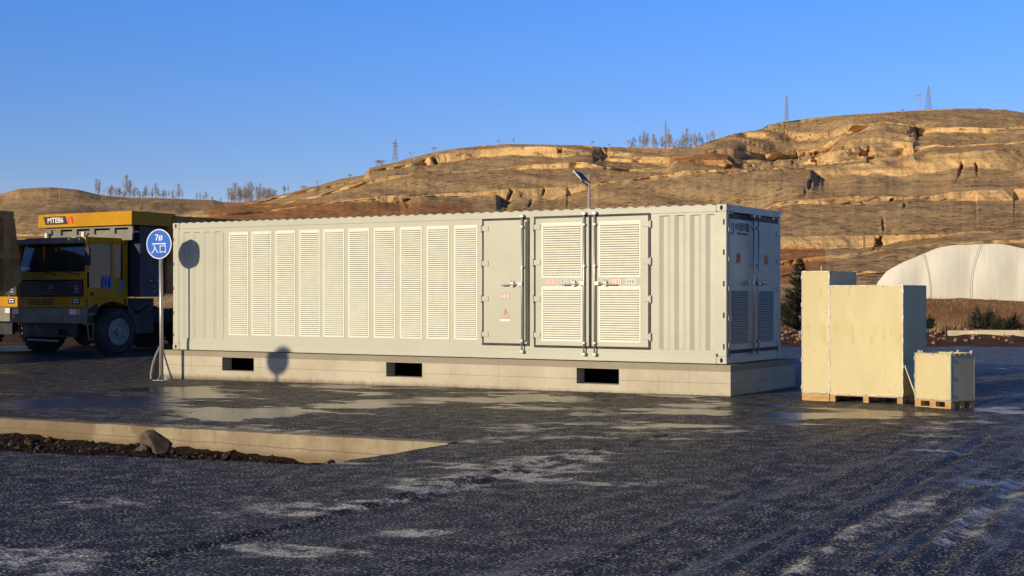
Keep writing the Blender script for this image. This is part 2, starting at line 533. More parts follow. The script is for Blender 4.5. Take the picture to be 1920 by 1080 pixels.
# coordinates along / across the container
xa = math_(n, 'ADD', math_(n, 'MULTIPLY', math_(n, 'SUBTRACT', sep.outputs[0], PCX), ux), math_(n, 'MULTIPLY', math_(n, 'SUBTRACT', sep.outputs[1], PCY), uy))
xb = math_(n, 'ADD', math_(n, 'MULTIPLY', math_(n, 'SUBTRACT', sep.outputs[0], PCX), vx), math_(n, 'MULTIPLY', math_(n, 'SUBTRACT', sep.outputs[1], PCY), vy))
cb = n.nodes.new('ShaderNodeCombineXYZ'); n.links.new(xa, cb.inputs[0]); n.links.new(xb, cb.inputs[1])
stv = n.nodes.new('ShaderNodeMapping'); stv.inputs['Scale'].default_value = (0.55, 1.0, 1); n.links.new(cb.outputs[0], stv.inputs['Vector'])
big = noise(n, stv.outputs[0], 0.42, 5, 0.6, 0.6)
med = noise(n, stv.outputs[0], 1.7, 5, 0.65, 0.4)
fs = n.nodes.new('ShaderNodeMapping'); fs.inputs['Scale'].default_value = (1.0, 0.75, 1); n.links.new(cb.outputs[0], fs.inputs['Vector'])
fine = noise(n, fs.outputs[0], 46, 3, 0.6)
clump = noise(n, fs.outputs[0], 5, 4, 0.6)
st3 = n.nodes.new('ShaderNodeMapping'); st3.inputs['Scale'].default_value = (2.4, 0.13, 1); n.links.new(cb.outputs[0], st3.inputs['Vector'])
streak = noise(n, st3.outputs[0], 1.0, 5, 0.65, 0.3)
stm = math_(n, 'MULTIPLY', ramp(n, xa, 2.0, 6.0, 0.25, 1.0), ramp(n, streak, 0.50, 0.62))
grit = noise(n, P, 90, 2, 0.6)
vor = n.nodes.new('ShaderNodeTexVoronoi'); vor.inputs['Scale'].default_value = 38; n.links.new(P, vor.inputs['Vector'])
zone = math_(n, 'MULTIPLY', ramp(n, xb, 0.2, 3.2), ramp(n, xb, 10.5, 8.6))
thr = math_(n, 'ADD', math_(n, 'MULTIPLY', zone, 0.065), math_(n, 'MULTIPLY', apl.outputs['Fac'], 0.14))
pud = math_(n, 'ADD', math_(n, 'ADD', math_(n, 'MULTIPLY', big, 0.65), math_(n, 'MULTIPLY', med, 0.35)), thr)
pool = ramp(n, pud, 0.60, 0.635)
smooth_far = math_(n, 'MULTIPLY', ramp(n, sep.outputs[1], 27, 33), 0.4)          # polished ice further out
film = ramp(n, math_(n, 'ADD', math_(n, 'ADD', math_(n, 'MULTIPLY', med, 0.6), math_(n, 'MULTIPLY', big, 0.4)), math_(n, 'MULTIPLY', afr.outputs['Fac'], 0.2)), 0.56, 0.70)
film = math_(n, 'MULTIPLY', film, ramp(n, math_(n, 'ADD', math_(n, 'MULTIPLY', fine, 0.35), math_(n, 'MULTIPLY', clump, 0.65)), 0.42, 0.56, 0.1, 1.0))
fleck = ramp(n, math_(n, 'ADD', math_(n, 'MULTIPLY', fine, 0.72), math_(n, 'MULTIPLY', clump, 0.28)), 0.535, 0.575)
fleck = math_(n, 'MULTIPLY', fleck, 1.0)
fleck = math_(n, 'MAXIMUM', fleck, math_(n, 'MULTIPLY', film, ramp(n, fine, 0.42, 0.50)))
col = mix(n, ramp(n, med, 0.3, 0.7), (0.005, 0.006, 0.008), (0.017, 0.017, 0.017))
col = mix(n, ramp(n, grit, 0.5, 0.7, 0, 0.5), col, (0.05, 0.046, 0.042))
col = mix(n, math_(n, 'MULTIPLY', fleck, 0.9), col, (0.62, 0.59, 0.50))  # frost flecks; the contrast of sunlit grit is put into their colour
col = mix(n, math_(n, 'MULTIPLY', film, math_(n, 'ADD', 0.15, math_(n, 'MULTIPLY', fleck, 0.6))), col, (0.72, 0.70, 0.60))  # icy film, with the container's cream reflection painted into the colour
col = mix(n, math_(n, 'MULTIPLY', stm, 0.4), col, (0.02, 0.018, 0.016))
col = mix(n, math_(n, 'MULTIPLY', pool, 0.85), col, (0.018, 0.016, 0.014))
n.links.new(col, b.inputs['Base Color'])
wet0 = math_(n, 'MAXIMUM', math_(n, 'MAXIMUM', pool, math_(n, 'MULTIPLY', film, 0.62)), math_(n, 'MULTIPLY', stm, 0.45))
wet = math_(n, 'MAXIMUM', wet0, math_(n, 'MULTIPLY', smooth_far, 0.7))
rg = math_(n, 'SUBTRACT', 0.52, math_(n, 'MULTIPLY', wet, 0.42))
rg = math_(n, 'ADD', rg, math_(n, 'MULTIPLY', math_(n, 'MULTIPLY', med, wet), 0.10))
n.links.new(rg, b.inputs['Roughness'])
h = math_(n, 'ADD', math_(n, 'MULTIPLY', fine, 1.3), math_(n, 'MULTIPLY', vor.outputs['Distance'], 0.5))
h = math_(n, 'ADD', h, math_(n, 'MULTIPLY', grit, 0.35))
h = math_(n, 'MULTIPLY', h, math_(n, 'SUBTRACT', 1.0, math_(n, 'MULTIPLY', wet, 0.94)))
bump(n, b, h, 1.0, 0.07)
b.inputs['Specular IOR Level'].default_value = 0.30
n.links.new(ramp(n, math_(n, 'MAXIMUM', wet, math_(n, 'MULTIPLY', fleck, 0.5)), 0, 1, 0.22, 0.75), b.inputs['Specular IOR Level'])
M['yard'] = m
def blobs(lst):
    out = np.zeros(GX.shape)
    for x0, y0, x1, y1, wd, am_ in lst:
        (ax_, ay_), (bx_, by_) = gp(x0, y0), gp(x1, y1)
        dx, dy = bx_ - ax_, by_ - ay_
        t = np.clip(((GX - ax_) * dx + (GY - ay_) * dy) / max(dx * dx + dy * dy, 1e-6), 0, 1)
        D = np.hypot(GX - ax_ - t * dx, GY - ay_ - t * dy)
        out = np.maximum(out, am_ * np.exp(-(D / wd) ** 2))
    return out
ICE_SHEEN = blobs([(430, 1020, 520, 1035, .22, .9), (570, 1018, 660, 1020, .20, .85), (740, 990, 800, 985, .2, 1.0), (560, 945, 720, 930, .35, .9), (800, 905, 1100, 850, .55, 1.2), (900, 822, 1130, 812, .5, .8), (430, 950, 560, 940, .3, .6), (0, 1055, 60, 1040, .6, .8), (1560, 1010, 1760, 930, .12, .8), (1800, 1000, 1920, 930, .14, .8), (1480, 1070, 1700, 945, .08, .8), (1700, 1060, 1900, 920, .08, .8), (1150, 905, 1250, 893, .4, .6), (1000, 895, 1060, 893, .1, 1.0), (1740, 830, 1800, 780, .5, .7), (0, 905, 220, 930, .5, .5), (860, 870, 1110, 852, .35, 1.2), (560, 950, 700, 935, .2, 1.3), (430, 1027, 520, 1032, .16, 1.2), (580, 1018, 655, 1019, .14, 1.2), (740, 992, 800, 986, .10, 1.2), (900, 800, 1100, 790, .6, .7), (1180, 830, 1400, 800, .4, .8), (300, 790, 560, 800, .3, .9)])
POOL = blobs([(330, 720, 380, 732, .8, 1.1), (420, 770, 700, 750, .9, 1.1), (700, 748, 1080, 746, .8, .8), (1300, 770, 1360, 772, .5, 1.2), (1490, 780, 1690, 776, .55, 1.4), (1120, 770, 1380, 757, .5, .5), (1180, 800, 1500, 795, .5, .6), (60, 745, 250, 740, 1.2, .9), (1700, 790, 1850, 760, .8, .2)])
ICE_SHEEN = ICE_SHEEN * np.clip((fbm(A * 1.5 + 2, B * 5.0, 4) - 0.36) / 0.14, 0.05, 1.25)
patch_n = fbm(GX * 0.55, GY * 1.1, 4)
flat = np.clip(np.maximum(ICE_SHEEN * 1.1 * (0.5 + patch_n), POOL) , 0, 1)
rg_ = 0.35 + 1.3 * np.clip(fbm(GX * 0.4 + 9, GY * 0.4, 3) - 0.2, 0, 1)
GZ = GZ + fine_ * (1 - 0.85 * flat) * rg_ * 0.016 * np.clip(LUMP - 0.42, 0, 1)
yard = grid_mesh('yard_ground', GX, GY, GZ, M['yard'], skip=hole, attr={'ice_sheen': ICE_SHEEN, 'pool': POOL, 'lump': LUMP * fine_ + 0.48 * (1 - fine_)})
yard['kind'] = 'structure'

# ------------------------------------------------------------ dirt, embankment and the plain beyond
def smooth(t): t = np.clip(t, 0, 1); return t * t * (3 - 2 * t)
def soil_mat(name, c0, c1, c2, sc=0.7, bs=0.6, bd=0.08):
    m, n, b = nt(name)
    v = coords(n)
    a = noise(n, v, sc, 6, 0.65, 0.4); g = noise(n, v, sc * 9, 5, 0.7)
    c = mix(n, ramp(n, a, 0.35, 0.65), c0, c1)
    c = mix(n, ramp(n, g, 0.52, 0.7), c, c2)
    n.links.new(c, b.inputs['Base Color'])
    b.inputs['Roughness'].default_value = 0.95
    b.inputs['Specular IOR Level'].default_value = 0.15
    bump(n, b, math_(n, 'ADD', a, g), bs, bd)
    return m
M['soil'] = soil_mat('dry_soil', (0.17, 0.085, 0.034), (0.27, 0.15, 0.065), (0.13, 0.07, 0.03), 0.5)
m, n, b = nt('embankment_soil')
g = n.nodes.new('ShaderNodeNewGeometry'); P = g.outputs['Position']
sep = n.nodes.new('ShaderNodeSeparateXYZ'); n.links.new(P, sep.inputs[0])
a = noise(n, P, 0.5, 6, 0.65, 0.4); g2 = noise(n, P, 5, 5, 0.7)
slope = ramp(n, math_(n, 'ADD', sep.outputs[2], math_(n, 'MULTIPLY', a, 0.5)), 0.22, 0.62)
c = mix(n, ramp(n, g2, 0.4, 0.65), (0.055, 0.025, 0.012), (0.15, 0.075, 0.034))
c2 = mix(n, ramp(n, a, 0.35, 0.65), (0.27, 0.135, 0.052), (0.34, 0.19, 0.08))
c = mix(n, slope, c, c2)
c = mix(n, ramp(n, g2, 0.62, 0.74, 0, 0.6), c, (0.10, 0.06, 0.03))
n.links.new(c, b.inputs['Base Color']); b.inputs['Roughness'].default_value = 0.95; b.inputs['Specular IOR Level'].default_value = 0.15
bump(n, b, math_(n, 'ADD', a, g2), 0.7, 0.12)
M['bank'] = m
yy = lines(0, 0, [(44.6, 80, 0.35), (80, 150, 3), (150, 400, 25), (400, 3000, 200)])
xx = lines(0, 0, [(-1500, -100, 100), (-100, -20, 4), (-20, 60, 0.5), (60, 140, 4), (140, 1500, 100)])
DX, DY = np.meshgrid(xx, yy)
DZ = -0.02 + 0.0 * DX
edge = 0.25 * (fbm(DX * 0.8, DX * 0 + 7) - 0.5)
DYs = DY + (DY < 44.8) * edge
bank = smooth((DY + 3 * (fbm(DX * 0.15, DX * 0 + 1) - 0.5) - 65) / 9) * 1.30 * smooth((DX - 2) / 8)
rough = smooth((DY - 44.8) / 2)
DZ = DZ + 0.03 * smooth((DY - 44.6) / 0.6) + bank + rough * (0.30 * (fbm(DX * 0.5, DY * 0.5) - 0.5) + 0.14 * (fbm(DX * 2.1, DY * 2.1) - 0.5)) * np.clip(1 - (DY - 80) / 60, 0.1, 1)
DZ = DZ + (DX < -2) * smooth((-2 - DX) / 6) * 0.0
far_ground = grid_mesh('dirt_ground', DX, DYs, DZ, M['bank'])
far_ground['kind'] = 'structure'
# base sheet underneath everything, out to the horizon
mb = MB()
mb.add([(-4000, -400, -0.62), (4000, -400, -0.62), (4000, 5500, -0.62), (-4000, 5500, -0.62)], [(0, 1, 2, 3)])
o = mb.build('ground', M['soil']); o['kind'] = 'structure'

# ------------------------------------------------------------ hills
def hill_mat():
    m, n, b = nt('loess_hillside')
    g = n.nodes.new('ShaderNodeNewGeometry'); P = g.outputs['Position']
    at_ = n.nodes.new('ShaderNodeAttribute'); at_.attribute_name = 'bare'
    ao = n.nodes.new('ShaderNodeAttribute'); ao.attribute_name = 'orange'
    a = noise(n, P, 0.045, 7, 0.62, 0.3)
    d = noise(n, P, 0.32, 6, 0.68)
    e = noise(n, P, 1.1, 4, 0.7)
    mp = n.nodes.new('ShaderNodeMapping'); mp.inputs['Scale'].default_value = (0.55, 0.55, 0.06); n.links.new(P, mp.inputs['Vector'])
    st = noise(n, mp.outputs[0], 1.0, 5, 0.7)
    mp2 = n.nodes.new('ShaderNodeMapping'); mp2.inputs['Scale'].default_value = (0.02, 0.02, 0.9); n.links.new(P, mp2.inputs['Vector'])
    ly = noise(n, mp2.outputs[0], 1.0, 4, 0.6)
    scrub = mix(n, ramp(n, d, 0.38, 0.62), (0.370, 0.238, 0.112), (0.620, 0.425, 0.200))
    scrub = mix(n, ramp(n, a, 0.45, 0.58, 0, 0.75), scrub, (0.64, 0.450, 0.215))
    loess = mix(n, ramp(n, st, 0.35, 0.65), (0.58, 0.385, 0.170), (0.74, 0.520, 0.250))
    loess = mix(n, ramp(n, ly, 0.45, 0.62, 0, 0.45), loess, (0.42, 0.27, 0.125))
    org = mix(n, ramp(n, d, 0.35, 0.65), (0.38, 0.165, 0.060), (0.52, 0.275, 0.105))
    bare = math_(n, 'ADD', at_.outputs['Fac'], math_(n, 'MULTIPLY', math_(n, 'SUBTRACT', d, 0.5), 1.6))
    bare = math_(n, 'ADD', bare, math_(n, 'MULTIPLY', math_(n, 'SUBTRACT', a, 0.5), 2.4))
    c = mix(n, ramp(n, bare, 0.35, 0.65), scrub, loess)
    c = mix(n, ramp(n, math_(n, 'ADD', ao.outputs['Fac'], math_(n, 'MULTIPLY', math_(n, 'SUBTRACT', d, 0.5), 0.8)), 0.3, 0.8), c, org)
    e2 = noise(n, P, 0.42, 5, 0.7)
    tuft = math_(n, 'MAXIMUM', ramp(n, e, 0.58, 0.64, 0, 0.6), ramp(n, e2, 0.55, 0.59, 0, 0.9))
    c = mix(n, ramp(n, ly, 0.58, 0.66, 0, 0.10), c, (0.13, 0.08, 0.045))
    tuft = math_(n, 'MULTIPLY', tuft, ramp(n, bare, 0.3, 1.0, 1.0, 0.15))
    c = mix(n, tuft, c, (0.165, 0.104, 0.058))
    n.links.new(c, b.inputs['Base Color'])
    b.inputs['Roughness'].default_value = 1.0
    b.inputs['Specular IOR Level'].default_value = 0.05
    h = math_(n, 'ADD', math_(n, 'MULTIPLY', d, 1.2), math_(n, 'MULTIPLY', e, 0.5))
    h = math_(n, 'ADD', h, math_(n, 'MULTIPLY', math_(n, 'MULTIPLY', st, at_.outputs['Fac']), 1.0))
    bump(n, b, h, 0.65, 0.7)
    return m
M['hill'] = hill_mat()

def L_(pts):
    p = np.array(pts, float)
    return lambda x: np.interp(x, p[:, 0], p[:, 1])
CREST = L_([(-900, 470), (0, 432), (200, 425), (340, 402), (380, 392), (440, 381), (480, 374), (540, 362), (561, 356), (600, 347), (638, 334), (682, 326), (693, 312), (740, 301), (790, 287), (825, 279), (862, 274), (900, 271), (956, 268), (1015, 267), (1052, 269), (1080, 269), (1120, 272), (1155, 273), (1221, 275), (1259, 276), (1300, 275), (1330, 263), (1350, 257), (1380, 248), (1410, 241), (1438, 233), (1480, 227), (1530, 220), (1597, 215), (1668, 210), (1739, 206), (1792, 203.5), (1845, 204), (1881, 206), (1920, 211), (2000, 222), (2150, 246), (2900, 330)])
LN = [  # (edge row, distance, riser height in rows)
 (L_([(600, 352), (685, 332), (693, 315), (760, 303), (830, 279), (900, 273), (960, 270), (1060, 272), (1110, 280), (1140, 287), (1260, 290), (1300, 285), (1340, 275), (1480, 281), (1540, 268), (1600, 226), (1660, 220), (1700, 226), (1722, 231), (1800, 235), (1860, 240), (1920, 237), (2150, 262), (2900, 345)]),
  L_([(300, 560), (900, 600), (1300, 560), (1500, 600), (2900, 620)]),
  L_([(600, 5), (690, 11), (760, 12), (830, 14), (860, 18), (1040, 20), (1060, 18), (1110, 9), (1130, 12), (1340, 14), (1350, 24), (1480, 26), (1540, 14), (1600, 12), (1640, 5), (1715, 4), (1722, 14), (1850, 13), (1870, 4), (2900, 3)])),
 (L_([(500, 384), (600, 364), (682, 338), (740, 326), (806, 319), (919, 310), (996, 301), (1095, 297), (1130, 306), (1200, 309), (1250, 308), (1262, 294), (1300, 291), (1365, 293), (1375, 302), (1480, 300), (1553, 276), (1642, 262), (1722, 262), (1801, 263), (1920, 256), (2150, 275), (2900, 360)]),
  L_([(300, 500), (2900, 520)]),
  L_([(500, 3), (600, 8), (716, 10), (760, 4), (919, 4), (1000, 9), (1095, 12), (1130, 5), (1250, 3), (1262, 14), (1368, 16), (1380, 4), (1470, 10), (1560, 22), (1700, 20), (1730, 5), (1900, 4), (2900, 4)])),
 (L_([(400, 402), (500, 390), (600, 379), (711, 367), (787, 361), (900, 355), (956, 348), (1034, 343), (1109, 334), (1165, 328), (1212, 323), (1253, 318), (1300, 313), (1368, 312), (1430, 307), (1513, 303), (1553, 302), (1642, 292), (1722, 285), (1801, 281), (1856, 276), (1920, 270), (2150, 285), (2900, 372)]),
  L_([(300, 420), (2900, 430)]),
  L_([(400, 4), (650, 5), (750, 16), (790, 6), (930, 8), (950, 34), (1100, 26), (1120, 8), (1250, 6), (1520, 6), (1545, 38), (1660, 36), (1800, 46), (1920, 50), (2900, 40)])),
 (L_([(400, 425), (600, 415), (900, 408), (1300, 402), (1420, 392), (1440, 385), (1457, 376), (1482, 372), (1565, 367), (1598, 364), (1686, 364), (1750, 361), (1785, 353), (1846, 349), (1920, 346), (2150, 344), (2900, 400)]),
  L_([(300, 330), (2900, 330)]),
  L_([(400, 4), (1440, 5), (1560, 12), (1700, 14), (1920, 24), (2900, 20)])),
 (L_([(400, 455), (1300, 447), (1465, 443), (1540, 440), (1633, 438), (1757, 438), (1819, 433), (1920, 429), (2150, 425), (2900, 440)]),
  L_([(300, 250), (2900, 250)]),
  L_([(400, 5), (1440, 34), (1540, 32), (1600, 26), (1757, 10), (1830, 4), (2900, 4)])),
 (L_([(400, 492), (1300, 490), (1465, 488), (1556, 477), (1617, 472), (1650, 467), (1757, 455), (1845, 450), (1920, 447), (2150, 445), (2900, 470)]),
  L_([(300, 200), (2900, 200)]),
  L_([(400, 5), (1440, 20), (1560, 5), (2900, 5)])),
 (L_([(400, 522), (1300, 520), (1500, 512), (1700, 506), (2150, 500), (2900, 520)]),
  L_([(300, 165), (2900, 165)]),
  L_([(400, 4), (1440, 10), (1700, 4), (2900, 4)])),
]
def patch0(PX, R0, x0, x1, y0, y1, f=14):
    return smooth((PX - x0) / (2 * f)) * smooth((x1 - PX) / (2 * f)) * smooth((R0 - y0) / f) * smooth((y1 - R0) / f)
def build_hill():
    px = np.concatenate([np.arange(-900, 300, 12.0), np.arange(300, 1960, 1.7), np.arange(1960, 2900, 12.0)])
    nc = len(px)
    cy = CREST(px); cr = np.interp(px, [300, 900, 1300, 1500, 2900], [600, 650, 640, 720, 740])
    ys = [cy]; rs = [cr]; hs = [np.full(nc, 0.6)]
    for fy, fr, fh in LN:
        y = np.maximum(fy(px), ys[-1] + 2.2); r = np.minimum(fr(px), rs[-1] - 22)
        ys.append(y); rs.append(r); hs.append(fh(px))
    base_y = np.full(nc, 556.0); base_r = np.full(nc, 128.0)
    base_y = np.maximum(base_y, ys[-1] + 4)
    xw = (px - 960) / F
    rows = []   # each (Y, Z, bare, orange)
    jag = lambda i, k: (fbm(px * 0.045 + i * 31, px * 0 + k * 7, 4) - 0.5)
    def z_of(y, r): return (552.3 - y) * r / F + CAMZ
    # from bottom upward
    pr, pz = base_r, np.full(nc, -0.5)
    for i in range(len(ys) - 1, -1, -1):
        y = ys[i] + jag(i, 1) * (3.0 if i > 0 else 1.0) * np.clip((px - 400) / 200, 0.2, 1); r = rs[i]; hr = hs[i].copy()
        gap = (ys[i + 1] if i + 1 < len(ys) else base_y) - ys[i]
        hr = np.minimum(hr, gap * 0.8)
        hr = hr * np.clip(1.15 - 2.0 * np.clip(fbm(px * 0.010 + i * 7, px * 0 + 5, 2) - 0.48, 0, 1), 0.3, 1.15)
        hr = np.maximum(hr * (0.85 + 0.7 * (fbm(px * 0.011 + i * 13, px * 0 + 2, 2) - 0.5)), 0.4)
        ze = z_of(y, r)
        run = np.where(hr > 22, np.clip(hr * r / F * 1.3, 0.5, 22), np.clip(hr * r / F * 0.40, 0.5, 8))
        rb = r - run
        zb = ze - hr * r / F
        # flat tread behind the previous edge
        tr = np.minimum(7.0, (rb - pr) * 0.3) if i < len(ys) - 1 else np.full(nc, 1.0)
        for k in range(1, 4):
            t = k / 3
            rows.append((pr + tr * t, pz + 0.25 * t, np.full(nc, 0.15), i, 0))
        r0, z0 = pr + tr, pz + 0.25
        ns = 16
        for k in range(1, ns + 1):
            t = k / ns
            tt = t ** 0.92
            rows.append((r0 + (rb - r0) * t, z0 + (zb - z0) * tt, np.full(nc, 0.0), i, 1))
        nr = 12
        strong = np.clip(hr / 7, 0, 1)
        for k in range(1, nr + 1):
            t = k / nr
            rows.append((rb + (r - rb) * t, zb + (ze - zb) * t, (0.25 + 0.85 * strong) * (0.35 + 1.1 * smooth((fbm(px * 0.03 + i * 9, px * 0 + t * 1.5, 4) - 0.34) / 0.2)), i, 2))
        pr, pz = r, ze
    # back of the hill
    for k in range(1, 8):
        rows.append((pr + 40 * k, pz - 0.7 * k * k - 1.0 * k, np.zeros(nc), 0, 3))
    Yr = np.array([q[0] for q in rows]); Zr = np.array([q[1] for q in rows]); Bare = np.array([q[2] for q in rows])
    seg = np.array([q[4] for q in rows])[:, None]
    PX = np.broadcast_to(px, Yr.shape)
    XW = xw * Yr
    # fluting of the cliffs, gullies on the slopes (all in metres along the hill)
    S = XW + 0.3 * Yr
    fl = np.abs(fbm(S * 0.16, Zr * 0.02 + 5, 4) - 0.5) * 2
    deep = np.clip(0.5 - np.abs(fbm(S * 0.045, Zr * 0.012 + 9, 3) - 0.5) * 7, 0, 0.5) * 2
    am = (seg == 2) * np.clip(Bare - 0.25, 0, 1)
    HRr = np.array([hs[q[3]] if q[4] == 2 else np.zeros(nc) for q in rows])
    soft = np.clip(16.0 / np.maximum(HRr, 1), 0.12, 1.0) ** 1.5
    off = am * (2.4 * (0.5 - fl) * soft + 4.0 * deep * soft * (fbm(S * 0.02, Zr * 0.01, 2) > 0.5))
    off = off + (seg == 2) * (HRr > 24) * 2.2 * (fbm(S * 0.06, Zr * 0.06, 4) - 0.5)
    back = smooth((PX - 350) / 150)
    slope_g = (seg == 1) * 1.0
    gl = 1 - np.abs(fbm(S * 0.05 + 0.02 * Zr, Zr * 0.015, 4) - 0.5) * 2
    dz = slope_g * (2.0 * (fbm(S * 0.07, Yr * 0.03, 5) - 0.5) + 1.0 * (fbm(S * 0.35, Yr * 0.15, 3) - 0.5) - 0.5 * np.clip(gl - 0.85, 0, 1) * 6)
    t_in = np.clip((Yr - 128) / 30, 0, 1)
    Zn = Zr + 0.35 * dz * t_in * (0.35 + 0.65 * back)
    Yn = Yr + off * back
    iso = (fbm(S * 0.09, Zr * 0.16 + S * 0.03, 5) - 0.5) * 9.0 + (fbm(S * 0.4, Zr * 0.7, 3) - 0.5) * 1.8
    rav = np.abs(fbm(S * 0.011 + 0.25 * fbm(S * 0.03, Zr * 0.03, 2), Zr * 0.006, 3) - 0.5) * 2
    Yn = Yn + np.clip(0.42 - rav, 0, 1) * 40 * back * np.clip((Yr - 150) / 250, 0, 1) * (seg != 3) * np.clip((CREST(PX) + 400 - 0) / 400, 0, 1) * np.clip((700 - Yr) / 100, 0, 1)
    Yn = Yn + iso * back * t_in * (seg == 1) * np.clip((Yr - 128) / 120, 0.15, 1)
    # hand-placed gullies and caves: (px, row, half width, half height, depth m)
    R0 = 552.3 - (Zr - CAMZ) * F / Yr
    for gx, gy, hw, hh, dp in [(1497, 290, 16, 13, 26), (1530, 286, 12, 11, 20), (1455, 300, 10, 8, 16), (1385, 305, 24, 5, 14), (1420, 305, 12, 6, 14), (1712, 241, 10, 8, 20), (1722, 262, 8, 5, 14), (1625, 272, 12, 8, 18), (1590, 262, 10, 8, 16), (1560, 240, 8, 6, 12), (1634, 288, 10, 10, 18),
                               (1132, 281, 9, 11, 20), (1118, 293, 6, 6, 12), (1050, 277, 6, 4, 12), (764, 378, 6, 10, 9), (815, 296, 4, 7, 8),
                               (1517, 342, 4, 12, 7), (1511, 356, 3, 7, 6), (1799, 318, 4, 18, 7), (1832, 310, 3, 16, 7), (1647, 453, 9, 15, 12), (1672, 371, 4, 5, 5), (1698, 380, 4, 8, 5), (1656, 415, 3, 14, 4), (956, 360, 4, 16, 6), (1020, 352, 3, 8, 5), (995, 378, 4, 8, 5)]:
        nz1 = (fbm(PX * 0.09 + gx, R0 * 0.09, 3) - 0.5) * 2; nz2 = (fbm(PX * 0.09, R0 * 0.09 + gx, 3) - 0.5) * 2
        q = np.clip(1 - np.abs(PX - gx + (R0 - gy) * 0.35 * np.sin(gx) + nz1 * hw * 0.8) / hw, 0, 1); q2 = np.clip(1 - np.abs(R0 - gy + nz2 * hh * 0.9) / hh, 0, 1)
        msk = np.minimum(np.clip(q * 2.2, 0, 1), np.clip(q2 * 1.8, 0, 1)); dp = dp * (0.30 if hw > 4 else 0.7)
        Yn = Yn + (seg != 3) * msk * dp
        Bare = Bare * (1 - 0.5 * msk)
    wbl = np.maximum(patch0(PX, R0, 1375, 1720, 226, 312), np.maximum(0.8 * patch0(PX, R0, 1105, 1270, 270, 335), 0.5 * patch0(PX, R0, 1700, 1760, 225, 300)))
    bn = np.abs(fbm(S * 0.035 + 3, Zr * 0.05, 4) - 0.5) * 2; bn2 = fbm(S * 0.10, Zr * 0.09 + 4, 4)
    blk = smooth((fbm(S * 0.03 + 11, Zr * 0.06 + S * 0.01, 3) - 0.44) / 0.05)
    Yn = Yn + (seg != 3) * wbl * (15 * np.clip(0.38 - bn, 0, 1) * 2 + 4 * blk + 4 * (bn2 - 0.5))
    Bare = Bare + wbl * (1.9 * (bn2 - 0.47) + 0.15)
    # bare soil where the photo shows it away from the risers
    def patch(x0, x1, y0, y1, amt, f=10):
        w_ = smooth((PX - x0) / (2 * f)) * smooth((x1 - PX) / (2 * f)) * smooth((R0 - y0) / f) * smooth((y1 - R0) / f)
        return amt * w_
    Bare = Bare + patch(1525, 2500, 305, 366, 0.62) + patch(1690, 2500, 340, 385, 0.6) + patch(1450, 1680, 372, 436, 0.30) + patch(1455, 1760, 438, 470, 0.45) + patch(690, 830, 300, 325, 0.55) + patch(1110, 1250, 330, 420, 0.22) + patch(940, 1120, 340, 400, 0.35) + patch(740, 830, 335, 425, 0.30) + patch(820, 960, 315, 356, 0.28)
    Bare = Bare + patch(1780, 2500, 270, 306, 0.3) + patch(560, 720, 335, 375, 0.45, 5)
    Bare = Bare - patch(1240, 1530, 312, 420, 0.30) - patch(1700, 2500, 385, 440, 0.25)- patch(1480, 2500, 470, 520, 0.15)
    Org = patch(380, 900, 372, 445, 0.75) + patch(1250, 1372, 284, 302, 0.7, 4) + patch(1440, 1560, 455, 540, 0.75) + patch(900, 1120, 385, 430, 0.3)
    Xn = xw * Yn
    return grid_mesh('hill', Xn, Yn, Zn, M['hill'], attr={'bare': Bare, 'orange': Org})
hl = build_hill(); hl['kind'] = 'structure'
FCREST = L_([(-900, 380), (-200, 372), (0, 364), (36, 354), (95, 351), (146, 355.5), (190, 366), (240, 370.5), (292, 371), (365, 374), (401, 375), (419, 379), (474, 380), (600, 383), (900, 400), (1400, 430)])
def build_far():
    px = np.concatenate([np.arange(-900, -20, 12.0), np.arange(-20, 700, 2.5), np.arange(700, 1400, 20.0)])
    rows = []
    cy = FCREST(px); cr = 950.0
    wd = np.exp(-np.linspace(-2, 2, 41) ** 2)
    cy_s = np.array([np.sum(FCREST(p + np.linspace(-90, 90, 41)) * wd) / wd.sum() for p in px])
    for k in range(0, 71):
        t = k / 70
        r = 200 + (cr - 200) * t
        cyk = cy_s + (cy - cy_s) * max(0.0, (t - 0.8) / 0.2) ** 1.5
        y = 540 + (cyk - 540) * (t ** 0.62)
        z = (552.3 - y) * r / F + CAMZ
        rows.append((np.full(len(px), r), z))
    zc = rows[-1][1]
    for k in range(1, 6): rows.append((np.full(len(px), cr + 50 * k), zc - 2 * k * k))
    Yr = np.array([q[0] for q in rows]); Zr = np.array([q[1] for q in rows])
    xw = (px - 960) / F
    XW = xw * Yr
    att = np.clip((cr - Yr) / 60, 0, 1)
    Zn = Zr + att * (7 * (fbm(XW * 0.018, Yr * 0.012, 5) - 0.5) + 2.0 * (fbm(XW * 0.09, Yr * 0.05, 4) - 0.5))
    R0 = 552.3 - (Zr - CAMZ) * F / Yr
    PX = np.broadcast_to(px, Yr.shape)
    bare = 0.7 * np.clip(1 - np.abs(R0 - 361) / 3, 0, 1) * ((PX > 10) & (PX < 95)) + 0.0
    return grid_mesh('distant_hill', XW, Yr, Zn, M['hill'], attr={'bare': bare - 0.15, 'orange': bare * 0})
fh = build_far(); fh['kind'] = 'structure'

# ------------------------------------------------------------ storage container
CX, CY, CZ = 3.46264 - 12.192 * ux, 23.29691 - 12.192 * uy, CAMZ - 1.12465
CL, CW, CH = 12.192, 2.438, 2.591
cont = tag(empty('battery_container', (CX, CY, CZ), TH), 'long cream steel container with tall white louvres standing on a concrete plinth', 'container')
FR = 0.010                      # flat wall plane
S_L0, S_L1, S_R0, S_R1 = 0.26, 1.38, 10.99, 11.98
